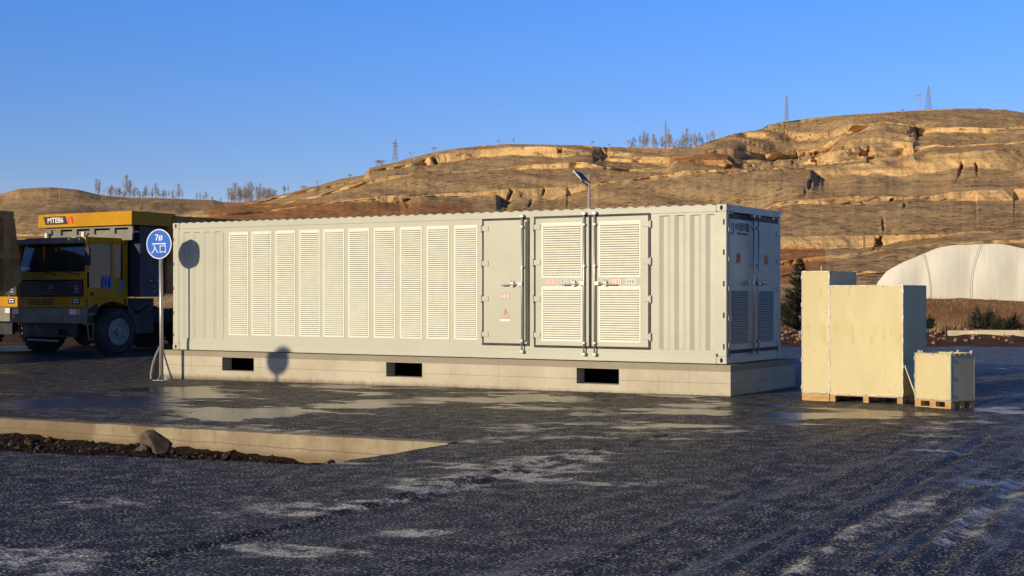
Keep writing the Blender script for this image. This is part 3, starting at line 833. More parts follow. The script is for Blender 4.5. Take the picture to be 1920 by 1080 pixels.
# structural frame
f = MB()
f.box(0.178, CL - 0.178, 0, 0.06, 0.0, 0.165); f.box(0.178, CL - 0.178, 0, 0.06, CH - 0.125, CH - 0.012)
f.box(0.178, CL - 0.178, CW - 0.06, CW, 0.0, 0.165); f.box(0.178, CL - 0.178, CW - 0.06, CW, CH - 0.125, CH - 0.012)
for s0, s1 in ((0.0, 0.162), (CL - 0.178 + 0.03, CL)):
    f.box(s0, s1, 0, 0.10, 0.118, CH - 0.118)
    f.box(s0, s1, CW - 0.10, CW, 0.118, CH - 0.118)
f.box(0.03, 0.10, 0.10, CW - 0.10, 0.0, 0.12); f.box(0.03, 0.10, 0.10, CW - 0.10, CH - 0.12, CH - 0.01)
f.box(CL - 0.10, CL - 0.004, 0.162, CW - 0.162, 0.0, 0.16); f.box(CL - 0.10, CL - 0.004, 0.162, CW - 0.162, CH - 0.12, CH - 0.004)
f.build('frame', M['paint'], cont, bevel=0.006)
# corner castings
for sx in (0, 1):
    for sy in (0, 1):
        for sz in (0, 1):
            c = MB()
            x0 = 0 if sx == 0 else CL - 0.178; y0 = 0 if sy == 0 else CW - 0.162; z0 = 0 if sz == 0 else CH - 0.118
            x0 -= 0.005 if sx == 0 else -0.005; y0 -= 0.005 if sy == 0 else -0.005
            c.box(x0, x0 + 0.178, y0, y0 + 0.162, z0, z0 + 0.118)
            co_ = c.build('corner_casting', M['paint'], cont, bevel=0.008)
            hpar = MB()
            cx = x0 + 0.089; cz = z0 + 0.059
            pts = [(cx + 0.026 * math.cos(t), cz + 0.040 * math.sin(t)) for t in [2 * math.pi * i / 16 for i in range(16)]]
            yf = y0 - 0.0015 if sy == 0 else y0 + 0.162
            hpar.prism(pts, 'y', yf, yf + 0.0015)
            if sy == 0 or True:
                hpar.build('casting_hole', M['dark'], co_)
# front wall (flat panels around corrugated bays)
w = MB()
def wall(s0, s1, z0=0.165, z1=CH - 0.125, y=FR): w.box(s0, s1, y, y + 0.004, z0, z1)
wall(0.162, S_L0); wall(S_L1, S_R0); wall(S_R1, CL - 0.148)
def corr(mb, s0, s1, z0, z1, y, depth=0.036, pitch=0.278):
    prof = []; s = s0; st = 0
    seq = [(0.068, 1), (0.070, 1), (0.068, 0), (0.072, 0)]
    prof.append((s, y)); i = 0
    while s < s1 - 0.02:
        ds, d = seq[i % 4]; s = min(s + ds, s1); prof.append((s, y + depth * d)); i += 1
    if prof[-1][1] != y: prof.append((s1 + 0.001, y))
    V = []; Fc = []
    for (a, bb) in prof: V += [(a, bb, z0), (a, bb, z1)]
    for k in range(len(prof) - 1): Fc.append((2 * k, 2 * k + 2, 2 * k + 3, 2 * k + 1))
    mb.add(V, Fc)
wall(S_L0, S_L1, CH - 0.20, CH - 0.125); wall(S_L0, S_L1, 0.165, 0.235)
wall(S_R0, S_R1, CH - 0.16, CH - 0.125); wall(S_R0, S_R1, 0.165, 0.215)
corr(w, S_L0, S_L1, 0.235, CH - 0.20, FR, 0.030)
corr(w, S_R0, S_R1, 0.215, CH - 0.16, FR)
corr(w, 0.162, CL - 0.15, 0.12, CH - 0.12, CW - 0.05)
w.box(0.04, 0.045, 0.1, CW - 0.1, 0.12, CH - 0.12)
w.box(0.05, CL - 0.12, 0.07, CW - 0.06, 0.02, 0.05)
w.build('side_wall', M['paint'], cont)
# roof with transverse corrugations
rf = MB(); V = []; Fc = []
n_ = 58; k = 0
for i in range(n_):
    s = 0.18 + (CL - 0.36) * i / n_; ds = (CL - 0.36) / n_
    for t, zz in ((0, 0), (0.2, 0.016), (0.55, 0.016), (0.75, 0)):
        V += [(s + t * ds, 0.02, CH - 0.012 + zz), (s + t * ds, CW - 0.02, CH - 0.012 + zz)]
for k in range(len(V) // 2 - 1): Fc.append((2 * k, 2 * k + 2, 2 * k + 3, 2 * k + 1))
rf.add(V, Fc)
V2 = []
F2 = []
for k in range(len(V) // 2):
    a = V[2 * k]; V2 += [a, (a[0], 0.02, CH - 0.02)]
for k in range(len(V2) // 2 - 1): F2.append((2 * k, 2 * k + 1, 2 * k + 3, 2 * k + 2))
rf.add(V2, F2)
rf.build('roof', M['paint'], cont)

def louver(s0, s1, z0, z1, n, y=FR, parent=None, axis='f', mat=None):
    """white louvre panel: frame ring, slats, dark backing. axis f = front face, e = right end"""
    mat = mat or M['louver']
    def place(mb):
        if axis == 'f': return None
        return Matrix(((0, -1, 0, CL - 0.012), (1, 0, 0, 0), (0, 0, 1, 0), (0, 0, 0, 1)))
    fw = 0.038
    fr = MB(); mt = place(fr)
    yy = y if axis == 'f' else 0.0
    fr.box(s0, s1, yy - 0.008, yy - 0.0005, z0, z0 + fw, mt); fr.box(s0, s1, yy - 0.008, yy - 0.0005, z1 - fw, z1, mt)
    fr.box(s0, s0 + fw * 0.8, yy - 0.008, yy - 0.0005, z0 + fw, z1 - fw, mt); fr.box(s1 - fw * 0.8, s1, yy - 0.008, yy - 0.0005, z0 + fw, z1 - fw, mt)
    kk = max(2, int((s1 - s0) / 0.22))
    scw = fr
    for i in range(kk + 1):
        for zz in (z0 + fw / 2, z1 - fw / 2):
            sx_ = s0 + 0.03 + (s1 - s0 - 0.06) * i / kk
            scw.tube([(sx_, yy - 0.012, zz), (sx_, yy - 0.008, zz)], 0.008, 6, mtx=mt)
    kz = max(3, int((z1 - z0) / 0.28))
    for i in range(1, kz):
        for sx_ in (s0 + 0.018, s1 - 0.018):
            zz = z0 + (z1 - z0) * i / kz
            scw.tube([(sx_, yy - 0.012, zz), (sx_, yy - 0.008, zz)], 0.008, 6, mtx=mt)
    p = fr.build('louvre_panel', mat, parent)
    bk = MB(); bk.box(s0 + 0.03, s1 - 0.03, yy - 0.0012, yy - 0.0006, z0 + 0.03, z1 - 0.03, mt); bk.build('backing', M['dark'], p)
    sl = MB(); a0, a1 = s0 + fw * 0.8 + 0.004, s1 - fw * 0.8 - 0.004
    hh = (z1 - z0 - 2 * fw) / n
    for i in range(n):
        zb = z0 + fw + hh * i
        sl.prism([(yy - 0.002, zb + hh * 1.0), (yy - 0.016, zb + hh * 0.33), (yy - 0.016, zb + hh * 0.26), (yy - 0.002, zb + hh * 0.52)], 'x', a0, a1, mt)
    sl.build('slats', mat, p)
    return p
vents = [(1.52, 2.03), (2.12, 2.63), (2.73, 3.22), (3.33, 3.83), (3.92, 4.42), (4.52, 5.01), (5.12, 5.61), (5.72, 6.21), (6.32, 6.81), (6.92, 7.42)]
for a, bb in vents: louver(a, bb, 0.315, 2.37, 52, FR, cont)

def door(s0, s1, z0, z1, name='door', gl=0.040):
    """slab door on the front with black gasket all round"""
    d = MB(); d.box(s0, s1, FR - 0.022, FR - 0.001, z0, z1)
    dd = d.build(name, M['paint'], cont, bevel=0.004)
    g_ = MB(); yq = FR - 0.012
    g_.box(s0 - gl, s0, yq, FR - 0.0005, z0 - gl, z1 + gl); g_.box(s1, s1 + gl, yq, FR - 0.0005, z0 - gl, z1 + gl)
    g_.box(s0, s1, yq, FR - 0.0005, z1, z1 + gl); g_.box(s0, s1, yq, FR - 0.0005, z0 - gl, z0)
    g_.build('gasket', M['gasket'], dd)
    return dd
def hinge(dd, s, z, side):
    h = MB()
    h.box(s - 0.10 * (side < 0) - 0.03 * (side > 0), s + 0.10 * (side > 0) + 0.03 * (side < 0), FR - 0.034, FR - 0.0225, z - 0.045, z + 0.045)
    h.box(s + (-0.028 if side > 0 else 0.018) - 0.02, s + (-0.028 if side > 0 else 0.018) + 0.03, FR - 0.045, FR - 0.0005, z - 0.055, z + 0.055) if False else None
    hh_ = h.build('hinge', M['paint'], dd, bevel=0.004)
    q = MB(); xx_ = s - side * 0.045
    q.box(xx_ - 0.020, xx_ + 0.012, FR - 0.040, FR - 0.0008, z - 0.065, z + 0.065)
    q.build('hinge_lug', M['grey_steel'], hh_, bevel=0.003)
def lockrod(dd, s, z0, z1, zh, hdir, ax='f'):
    mt = None; yq = FR
    if ax == 'e':
        mt = Matrix(((0, -1, 0, CL - 0.012), (1, 0, 0, 0), (0, 0, 1, 0), (0, 0, 0, 1))); yq = 0.0
    r = MB()
    r.tube([(s, yq - 0.062, z0), (s, yq - 0.062, z1)], 0.0145, 10, mtx=mt)
    ro = r.build('lock_rod', M['steel'], dd, smooth=True)
    k = MB()
    for zz in (z0 + 0.03, z1 - 0.03):
        k.box(s - 0.035, s + 0.035, yq - 0.085, yq - 0.0225, zz - 0.025, zz + 0.025, mt)
    for zz in (z0 + 0.22, zh + 0.30, z1 - 0.22):
        k.box(s - 0.025, s + 0.025, yq - 0.080, yq - 0.0225, zz - 0.02, zz + 0.02, mt)
    build_each(k, 'rod_bracket', M['steel'], ro, bevel=0.004)
    h = MB()
    h.box(min(s, s + hdir * 0.09), max(s, s + hdir * 0.09), yq - 0.078, yq - 0.045, zh - 0.03, zh + 0.03, mt)
    h.tube([(s + hdir * 0.06, yq - 0.07, zh), (s + hdir * 0.20, yq - 0.085, zh - 0.012), (s + hdir * 0.42, yq - 0.080, zh - 0.02)], 0.012, 8, mtx=mt)
    h.box(s + hdir * 0.20 - 0.03, s + hdir * 0.20 + 0.03, yq - 0.075, yq - 0.0225, zh - 0.045, zh + 0.035, mt)
    h.tube([(s + hdir * 0.20, yq - 0.075, zh + 0.03), (s + hdir * 0.20, yq - 0.075, zh + 0.07)], 0.008, 6, mtx=mt)
    h.build('handle', M['steel'], ro)
def plate(dd, s, z, wd, ht, border, ink, rows_, ax='f', parts=3):
    """small printed notice: white plate with a border and short strokes too small to read"""
    mt = None; yq = FR - 0.022
    if ax == 'e':
        mt = Matrix(((0, -1, 0, CL - 0.034), (1, 0, 0, 0), (0, 0, 1, 0), (0, 0, 0, 1))); yq = 0.0
    p = MB(); p.box(s - wd / 2, s + wd / 2, yq - 0.003, yq - 0.0005, z - ht / 2, z + ht / 2, mt)
    po = p.build('notice_plate', M['white'], dd)
    bd = MB(); t = 0.006
    for q in ((s - wd / 2, s + wd / 2, z - ht / 2, z - ht / 2 + t), (s - wd / 2, s + wd / 2, z + ht / 2 - t, z + ht / 2), (s - wd / 2, s - wd / 2 + t, z - ht / 2 + t, z + ht / 2 - t), (s + wd / 2 - t, s + wd / 2, z - ht / 2 + t, z + ht / 2 - t)):
        bd.box(q[0], q[1], yq - 0.0042, yq - 0.003, q[2], q[3], mt)
    bd.build('border', border, po)
    ik = MB(); rr = random.Random(int(s * 100))
    nch = 5
    cw = (wd - 0.04) / nch
    for i in range(nch):
        x0 = s - wd / 2 + 0.02 + cw * i
        for q in range(3):
            zz = z - ht * 0.26 + ht * 0.52 * q / 2
            ik.box(x0 + 0.003, x0 + cw * rr.uniform(0.55, 0.85), yq - 0.0042, yq - 0.003, zz - 0.005, zz + 0.005, mt)
        x1 = x0 + cw * rr.uniform(0.3, 0.5)
        ik.box(x1, x1 + 0.007, yq - 0.0045, yq - 0.003, z - ht * 0.34, z + ht * 0.34, mt)
    ik.build('print', ink, po)
def warn(dd, s, z, sz, ax='f'):
    mt = None; yq = FR - 0.022; sk = M['white']; od = M['orange']
    if ax == 'e':
        mt = Matrix(((0, -1, 0, CL - 0.034), (1, 0, 0, 0), (0, 0, 1, 0), (0, 0, 0, 1))); yq = 0.0
    a = MB(); h = sz * 0.9
    a.prism([(s - sz / 2, z - h / 2), (s + sz / 2, z - h / 2), (s, z + h / 2)], 'y', yq - 0.003, yq - 0.0005, mt)
    ao = a.build('warning_triangle', M['orange'], dd)
    c = MB(); q = sz * 0.445
    c.prism([(s - q, z - h * 0.45), (s + q, z - h * 0.45), (s, z + h * 0.38)], 'y', yq - 0.0042, yq - 0.003, mt)
    c.build('face', M['paint'] if ax == 'f' else M['orange'], ao)
    bo = MB(); k = sz / 0.22
    pts = [(0.012, 0.075), (-0.022, 0.005), (-0.002, 0.008), (-0.012, -0.05), (0.022, 0.018), (0.003, 0.016), (0.03, 0.07)]
    bo.prism([(s + x * k, z - 0.01 + y_ * k) for x, y_ in pts], 'y', yq - 0.0054, yq - 0.0042, mt)
    bo.build('lightning_bolt', M['red'] if ax == 'f' else M['ink'], ao)
    br = MB(); br.box(s - sz / 2, s + sz / 2, yq - 0.003, yq - 0.0005, z - h / 2 - 0.045, z - h / 2 - 0.006, mt)
    br.box(s - sz * 0.42, s + sz * 0.42, yq - 0.0042, yq - 0.003, z - h / 2 - 0.032, z - h / 2 - 0.02, mt)
    br.build('caption_bar', M['ink'] if ax == 'e' else M['white'], ao)

# narrow plain door
d1 = door(7.56, 8.46, 0.265, 2.435)
for zz in (2.30, 1.68, 1.05, 0.42): hinge(d1, 7.56, zz, 1)
lockrod(d1, 8.375, 0.10, 2.53, 1.31, -1)
plate(d1, 8.01, 1.10, 0.18, 0.10, M['ink'], M['red'], 2)
warn(d1, 8.01, 0.79, 0.20)
sp = MB(); sp.box(8.425, 8.452, FR - 0.030, FR - 0.0225, 0.30, 2.40); sp.build('trim_strip', M['gasket'], d1)
# double doors
d2 = door(8.63, 9.68, 0.245, 2.445)
d3 = door(9.735, 10.80, 0.245, 2.445)
for zz in (2.30, 1.68, 1.05, 0.42): hinge(d2, 8.63, zz, 1); hinge(d3, 10.80, zz, -1)
lockrod(d2, 9.605, 0.08, 2.54, 1.315, -1)
lockrod(d3, 9.81, 0.08, 2.54, 1.315, 1)
louver(8.755, 9.555, 1.415, 2.365, 22, FR - 0.0215, d2)
louver(8.755, 9.555, 0.32, 1.265, 22, FR - 0.0215, d2)
louver(9.875, 10.665, 1.415, 2.365, 22, FR - 0.0215, d3)
louver(9.875, 10.665, 0.32, 1.265, 22, FR - 0.0215, d3)
plate(d2, 8.92, 1.345, 0.19, 0.095, M['red'], M['red'], 2)
plate(d2, 9.20, 1.345, 0.19, 0.095, M['ink'], M['ink'], 2)
plate(d3, 10.21, 1.345, 0.19, 0.095, M['red'], M['red'], 2)
plate(d3, 10.48, 1.345, 0.19, 0.095, M['strip'], M['ink'], 2)
# lug holes beside the end post
lg = MB()
for zz in (2.30, 1.81, 1.30, 0.79, 0.28): lg.box(CL - 0.058, CL - 0.030, -0.0015, -0.0003, zz - 0.045, zz + 0.045)
for zz in (2.25, 1.75, 1.25, 0.75, 0.30): lg.box(0.012, 0.030, -0.0015, -0.0003, zz - 0.035, zz + 0.035)
build_each(lg, 'hinge_slot', M['dark'], cont)
# end doors (right end)
ME = Matrix(((0, -1, 0, CL - 0.012), (1, 0, 0, 0), (0, 0, 1, 0), (0, 0, 0, 1)))
def end_door(v0, v1, hs):
    d = MB(); d.box(v0, v1, -0.022, 0.03, 0.22, 2.36, ME)
    dd = d.build('door', M['paint'], cont, bevel=0.004)
    g_ = MB()
    g_.box(v0 - 0.02, v1 + 0.02, -0.006, 0.03, 2.36, 2.44, ME); g_.box(v0 - 0.02, v1 + 0.02, -0.006, 0.03, 0.165, 0.22, ME)
    g_.box(v1, v1 + 0.03, -0.006, 0.03, 0.22, 2.36, ME) if hs > 0 else g_.box(v0 - 0.02, v0, -0.006, 0.03, 0.22, 2.36, ME)
    g_.build('gasket', M['gasket'], dd)
    for zz in (2.18, 1.70, 1.22, 0.74, 0.30):
        h = MB(); e = v1 if hs > 0 else v0
        h.box(e - 0.10 if hs > 0 else e - 0.05, e + 0.08 if hs > 0 else e + 0.10, -0.034, -0.0225, zz - 0.04, zz + 0.04, ME)
        h.build('hinge', M['paint'], dd, bevel=0.004)
    return dd
e1 = end_door(0.10, 1.145, -1)
e2 = end_door(1.175, 2.30, 1)
lockrod(e1, 1.05, 0.12, 2.47, 1.32, -1, 'e'); lockrod(e2, 1.27, 0.12, 2.47, 1.32, 1, 'e')
ME2 = Matrix.Translation((0.0225, 0, 0))
def end_louver(v0, v1, z0, z1, n, par):
    sl = MB(); hh = (z1 - z0) / n
    bk = MB(); bk.box(v0, v1, -0.0240, -0.0228, z0, z1, ME)
    for i in range(n):
        zb = z0 + hh * i
        sl.prism([(-0.0245, zb + hh * 0.98), (-0.044, zb + hh * 0.42), (-0.044, zb + hh * 0.34), (-0.0245, zb + hh * 0.60)], 'x', v0 + 0.01, v1 - 0.01, ME)
    o = bk.build('louvre_panel', M['end_back'], par); sl.build('slats', M['paint'], o)
end_louver(0.20, 0.90, 0.32, 1.19, 22, e1); end_louver(1.36, 2.06, 0.32, 1.19, 22, e2)
for vv, dd in ((0.47, e1), (1.71, e2)):
    p = MB(); p.box(vv - 0.09, vv + 0.09, -0.0255, -0.0225, 1.64, 1.80, ME); po = p.build('notice_plate', M['orange'], dd)
    q = MB()
    for i in range(3): q.box(vv - 0.05, vv + 0.05, -0.027, -0.0255, 1.68 + i * 0.035, 1.69 + i * 0.035, ME)
    q.box(vv - 0.008, vv + 0.008, -0.027, -0.0255, 1.66, 1.78, ME); q.build('print', M['ink'], po)
    warn(dd, vv, 1.42, 0.17, 'e')
lx = CL + 0.0125
hm = MB()
for k in (0, 1):
    x0 = 0.155 + k * 0.085
    hm.prism([(x0, 2.10), (x0 + 0.035, 2.10), (x0 + 0.060, 2.30), (x0 + 0.025, 2.30)], 'y', -0.0245, -0.0228, ME)
hm.prism([(0.20, 2.19), (0.245, 2.19), (0.248, 2.21), (0.203, 2.21)], 'y', -0.0245, -0.0228, ME)
hm.build('logo', M['logo_blue'], e1)
text_mesh('company_name', '中国华能', 0.15, M['ink'], e1, facing(lx, 0.64, 2.225, '+x'), bold=0.002)
text_mesh('company_name', 'CHINA HUANENG', 0.055, M['ink'], e1, facing(lx, 0.64, 2.125, '+x'))

# ------------------------------------------------------------ plinth
pl = tag(empty('concrete_plinth', (CX, CY, CZ), TH), 'pale cast concrete plinth with three rectangular openings under the container', 'plinth')
X0, X1, Y0, Y1, ZT, ZB = -0.27, CL + 0.12, -0.115, 2.85, -0.012, -0.80
holes = [(1.45, 2.28), (5.49, 6.30), (9.50, 10.31)]
hz0, hz1 = -0.37, -0.125
p = MB(); TK = 0.28
xs = [X0] + [v for hlo in holes for v in hlo] + [X1]
p.box(X0, X1, Y0, Y0 + TK, ZB, hz0 - 0.02); p.box(X0, X1, Y0, Y0 + TK, hz1, ZT)
p.v[-1:]
for i in range(0, len(xs), 2): p.box(xs[i], xs[i + 1], Y0, Y0 + TK, hz0 - 0.02, hz1)
p.box(X0, X0 + TK, Y0 + TK, Y1, ZB, ZT); p.box(X1 - TK, X1, Y0 + TK, Y1, ZB, ZT)
p.box(X0 + TK, X1 - TK, Y1 - TK, Y1, ZB, ZT)
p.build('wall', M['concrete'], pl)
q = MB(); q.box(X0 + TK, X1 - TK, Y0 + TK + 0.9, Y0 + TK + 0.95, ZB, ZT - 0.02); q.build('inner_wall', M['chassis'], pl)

# ------------------------------------------------------------ round signs
def make_sign():
    s = empty('entrance_sign', (0, 0, 0))
    mb = MB(); mb.tube([(0, 0, 0), (0, 0, 2.62)], 0.038, 14); mb.build('pole', M['steel'], s, smooth=True)
    d = MB(); mt = Matrix.Translation((0, -0.045, 2.74)) @ Matrix.Rotation(R(90), 4, 'X')
    d.lathe([(0.0, 0.0), (0.285, 0.0), (0.30, 0.006), (0.30, 0.018), (0.0, 0.018)], 48, mt)
    rim = d.build('sign_disc', M['white'], s)
    f_ = MB(); f_.lathe([(0.0, 0.0182), (0.280, 0.0182), (0.280, 0.0198), (0.0, 0.0198)], 48, mt); f_.build('blue_face', M['sign_blue'], rim)
    y = -0.0665
    text_mesh('lettering', '7#', 0.17, M['white'], rim, facing(0, y, 2.865), bold=0.002)
    text_mesh('lettering', '入口', 0.19, M['white'], rim, facing(0, y, 2.625), bold=0.0)
    b_ = MB(); b_.box(-0.16, 0.13, y - 0.001, y + 0.001, 2.735, 2.755)
    b_.prism([(0.13, 2.715), (0.18, 2.742), (0.13, 2.765)], 'y', y - 0.001, y + 0.001); b_.build('arrow', M['white'], rim)
    ft = MB()
    for a in range(3):
        t = a * 2.09 + 0.4
        ft.prism([(0.03, 0.0), (0.12, 0.0), (0.12, 0.012), (0.03, 0.14)], 'y', -0.004, 0.004, Matrix.Rotation(t, 4, 'Z'))
    ft.box(-0.13, 0.13, -0.13, 0.13, 0.0, 0.012)
    ft.build('foot_plate', M['grey_steel'], s)
    return s
sg = make_sign()
SGY = 28.99
sg.location = (at(303, SGY), SGY, float(ground_z(at(303, SGY), SGY)) - 0.005)
sg.rotation_euler = (R(0.1), R(-0.35), R(-22))
tag(sg, 'round blue entrance sign on a steel pole before the left end of the container', 'sign')
sg2 = copy_tree(sg)
base = Vector((-4.38, 28.2))
D2 = 8.6
sg2.location = (base.x - D2 * math.cos(SUN_AZ), base.y - D2 * math.sin(SUN_AZ), -0.05)
tag(sg2, 'second round blue sign standing left of the view, its shadow on the plinth', 'sign')

# hose beside the sign
mb = MB(); pts = []
for t in np.linspace(0, 1, 14):
    pxv = 283 + 18 * t ** 1.6; pyv = 711 - 62 * t ** 0.8
    Yh = 29.1 + 0.5 * t
    pts.append((at(pxv, Yh), Yh, zat(pyv, Yh)))
mb.tube(pts, 0.024, 8); o = mb.build('hose', M['hose'], smooth=True); tag(o, 'grey flexible hose curving up beside the sign pole', 'hose')

# ------------------------------------------------------------ sunken bed
def pw(a, b_, z=0.0): return (PCX + a * ux + b_ * vx, PCY + a * uy + b_ * vy, z)
PM = Matrix(((ux, vx, 0, PCX), (uy, vy, 0, PCY), (0, 0, 1, 0), (0, 0, 0, 1)))
kb = tag(empty('retaining_wall', (PCX, PCY, 0), TH), 'low tan concrete wall along the far side of the sunken soil bed', 'wall')
mb = MB(); nseg = 320; chip = lambda a: 0.012 + 0.022 * (float(fbm(np.array([a * 6.0]), np.array([0.5]), 4)[0]) - 0.5)
for i in range(nseg):
    a0 = -16 * (i + 1) / nseg; a1 = -16 * i / nseg
    z0 = float(ground_z(pw(a0, 0)[0], pw(a0, 0)[1])); z1 = float(ground_z(pw(a1, 0)[0], pw(a1, 0)[1]))
    h0 = z0 + chip(a0); h1 = z1 + chip(a1); y0_ = -0.5 * (chip(a0 + 50)); y1_ = -0.5 * (chip(a1 + 50))
    mb.add([(a0, 0.17, h0), (a1, 0.17, h1), (a1, y1_, h1 - 0.006), (a0, y0_, h0 - 0.006)], [(0, 1, 2, 3)])
    mb.add([(a0, 0, -0.6), (a1, 0, -0.6), (a1, y1_, h1 - 0.006), (a0, y0_, h0 - 0.006)], [(0, 1, 2, 3)])
    mb.add([(a0, 0.17, -0.6), (a1, 0.17, -0.6), (a1, 0.17, h1), (a0, 0.17, h0)], [(3, 2, 1, 0)])
mb.build('face', M['concrete2'], kb, smooth=False)
aa = np.linspace(-16, 0.02, 400); bb_ = np.linspace(-3.9, 0.0, 90)
A2, B2 = np.meshgrid(aa, bb_)
X2 = PCX + A2 * ux + B2 * vx; Y2 = PCY + A2 * uy + B2 * vy
depth = np.interp(A2, [-16, -8, -6, -3.5, -1.8, -0.9, 0], [-0.20, -0.20, -0.22, -0.25, -0.30, -0.38, -0.42])
heap = 0.10 * np.exp(-((B2 + 1.5 + 0.14 * -A2 * 0.4) / 0.7) ** 2) * smooth((-A2 - 0.6) / 1.0)
Z2 = depth + heap * (0.6 + 0.8 * fbm(A2 * 1.1, B2 * 1.1)) + 0.09 * (fbm(A2 * 3, B2 * 3, 4) - 0.5) + 0.05 * (fbm(A2 * 9, B2 * 9, 3) - 0.5)
edge_b = -2.3 - 0.14 * np.clip(-A2, 0, 9)
Z2 = np.where(B2 < edge_b + 0.05, np.minimum(Z2, -0.14), Z2)
Z2 = Z2 + ground_z(X2, Y2) 
M['pit_soil'] = soil_mat('dark_wet_soil', (0.010, 0.007, 0.005), (0.034, 0.021, 0.012), (0.10, 0.065, 0.04), 1.6, 0.9, 0.06)
o = grid_mesh('soil_bed', X2, Y2, Z2, M['pit_soil']); o['kind'] = 'structure'
# apron skirts closing the paving edge round the bed
mb = MB()
for i in range(120):
    a0 = -16 + 16 * i / 120; a1 = -16 + 16 * (i + 1) / 120
    e0 = -2.3 - 0.14 * min(-a0, 9); e1 = -2.3 - 0.14 * min(-a1, 9)
    p0 = pw(a0, e0 - 0.03); p1 = pw(a1, e1 - 0.03)
    g0 = float(ground_z(p0[0], p0[1])) - 0.02; g1 = float(ground_z(p1[0], p1[1])) - 0.02
    mb.add([(p0[0], p0[1], -0.6), (p1[0], p1[1], -0.6), (p1[0], p1[1], g1), (p0[0], p0[1], g0)], [(0, 1, 2, 3)])
p0 = pw(0.01, -2.35); p1 = pw(0.01, 0.0)
mb.add([(p0[0], p0[1], -0.6), (p1[0], p1[1], -0.6), (p1[0], p1[1], -0.05), (p0[0], p0[1], -0.07)], [(0, 1, 2, 3)])
o = mb.build('yard_edge', M['yard']); o['kind'] = 'structure'
# stones
def stone(mb, c, r, seed, sq=(1, 1, 0.8)):
    rr = random.Random(seed); bm = bmesh.new()
    bmesh.ops.create_icosphere(bm, subdivisions=2, radius=1)
    ax = [Vector((rr.uniform(-1, 1), rr.uniform(-1, 1), rr.uniform(-1, 1))).normalized() for _ in range(7)]
    V = []
    for v_ in bm.verts:
        c_ = v_.co.copy()
        for d in ax:
            t = c_.dot(d)
            if t > 0.62: c_ -= d * (t - 0.62)
        V.append((c[0] + c_.x * r * sq[0], c[1] + c_.y * r * sq[1], c[2] + c_.z * r * sq[2]))
    Fc = [tuple(v_.index for v_ in f_.verts) for f_ in bm.faces]
    bm.free(); mb.add(V, Fc)
rk = MB(); M['stone'] = pmat('brown_stone', (0.12, 0.085, 0.06), 0.9, var=0.5, vs=6, bs=0.5, bscale=22)
Yr_ = 17.0; gx = at(290, Yr_); stone(rk, (gx, Yr_, -0.13), 0.21, 12, (1.0, 0.8, 0.95)); stone(rk, (at(266, 16.9), 16.9, -0.20), 0.11, 5)
o = rk.build('boulder', M['stone']); tag(o, 'brown angular boulder lying in the sunken soil bed', 'rock')
M['rubble'] = soil_mat('rubble_mix', (0.012, 0.009, 0.007), (0.05, 0.033, 0.02), (0.30, 0.23, 0.15), 3.0, 0.6, 0.02)
rb = MB(); rr = random.Random(4)
for i in range(1300):
    a = rr.uniform(-9.5, -0.7); b2 = rr.uniform(-2.3 - 0.14 * -a, -0.1)
    X_, Y_, _ = pw(a, b2)
    ia = int((a + 16) / 16.02 * 399); ib = int((b2 + 3.9) / 3.9 * 89)
    r_ = rr.uniform(0.008, 0.030) * (2.4 if rr.random() < 0.07 else 1)
    stone(rb, (X_, Y_, float(Z2[ib, ia]) + r_ * 0.3), r_, i)
o = rb.build('rubble', M['rubble']); tag(o, 'dark clods and stones scattered in the sunken bed', 'rubble', kind='stuff')
rb = MB()
for i in range(500):
    Y_ = rr.uniform(46, 66); X_ = rr.uniform(9, 34)
    if 30 < X_ < 0: continue
    r_ = rr.uniform(0.03, 0.10)
    stone(rb, (X_, Y_, 0.05 + r_ * 0.3), r_, i)
M['pebble'] = pmat('pale_stone', (0.34, 0.21, 0.12), 0.9, var=0.5, vs=3)
o = rb.build('loose_stones', M['pebble']); tag(o, 'loose stones on the brown soil beyond the paving', 'stones', kind='stuff')

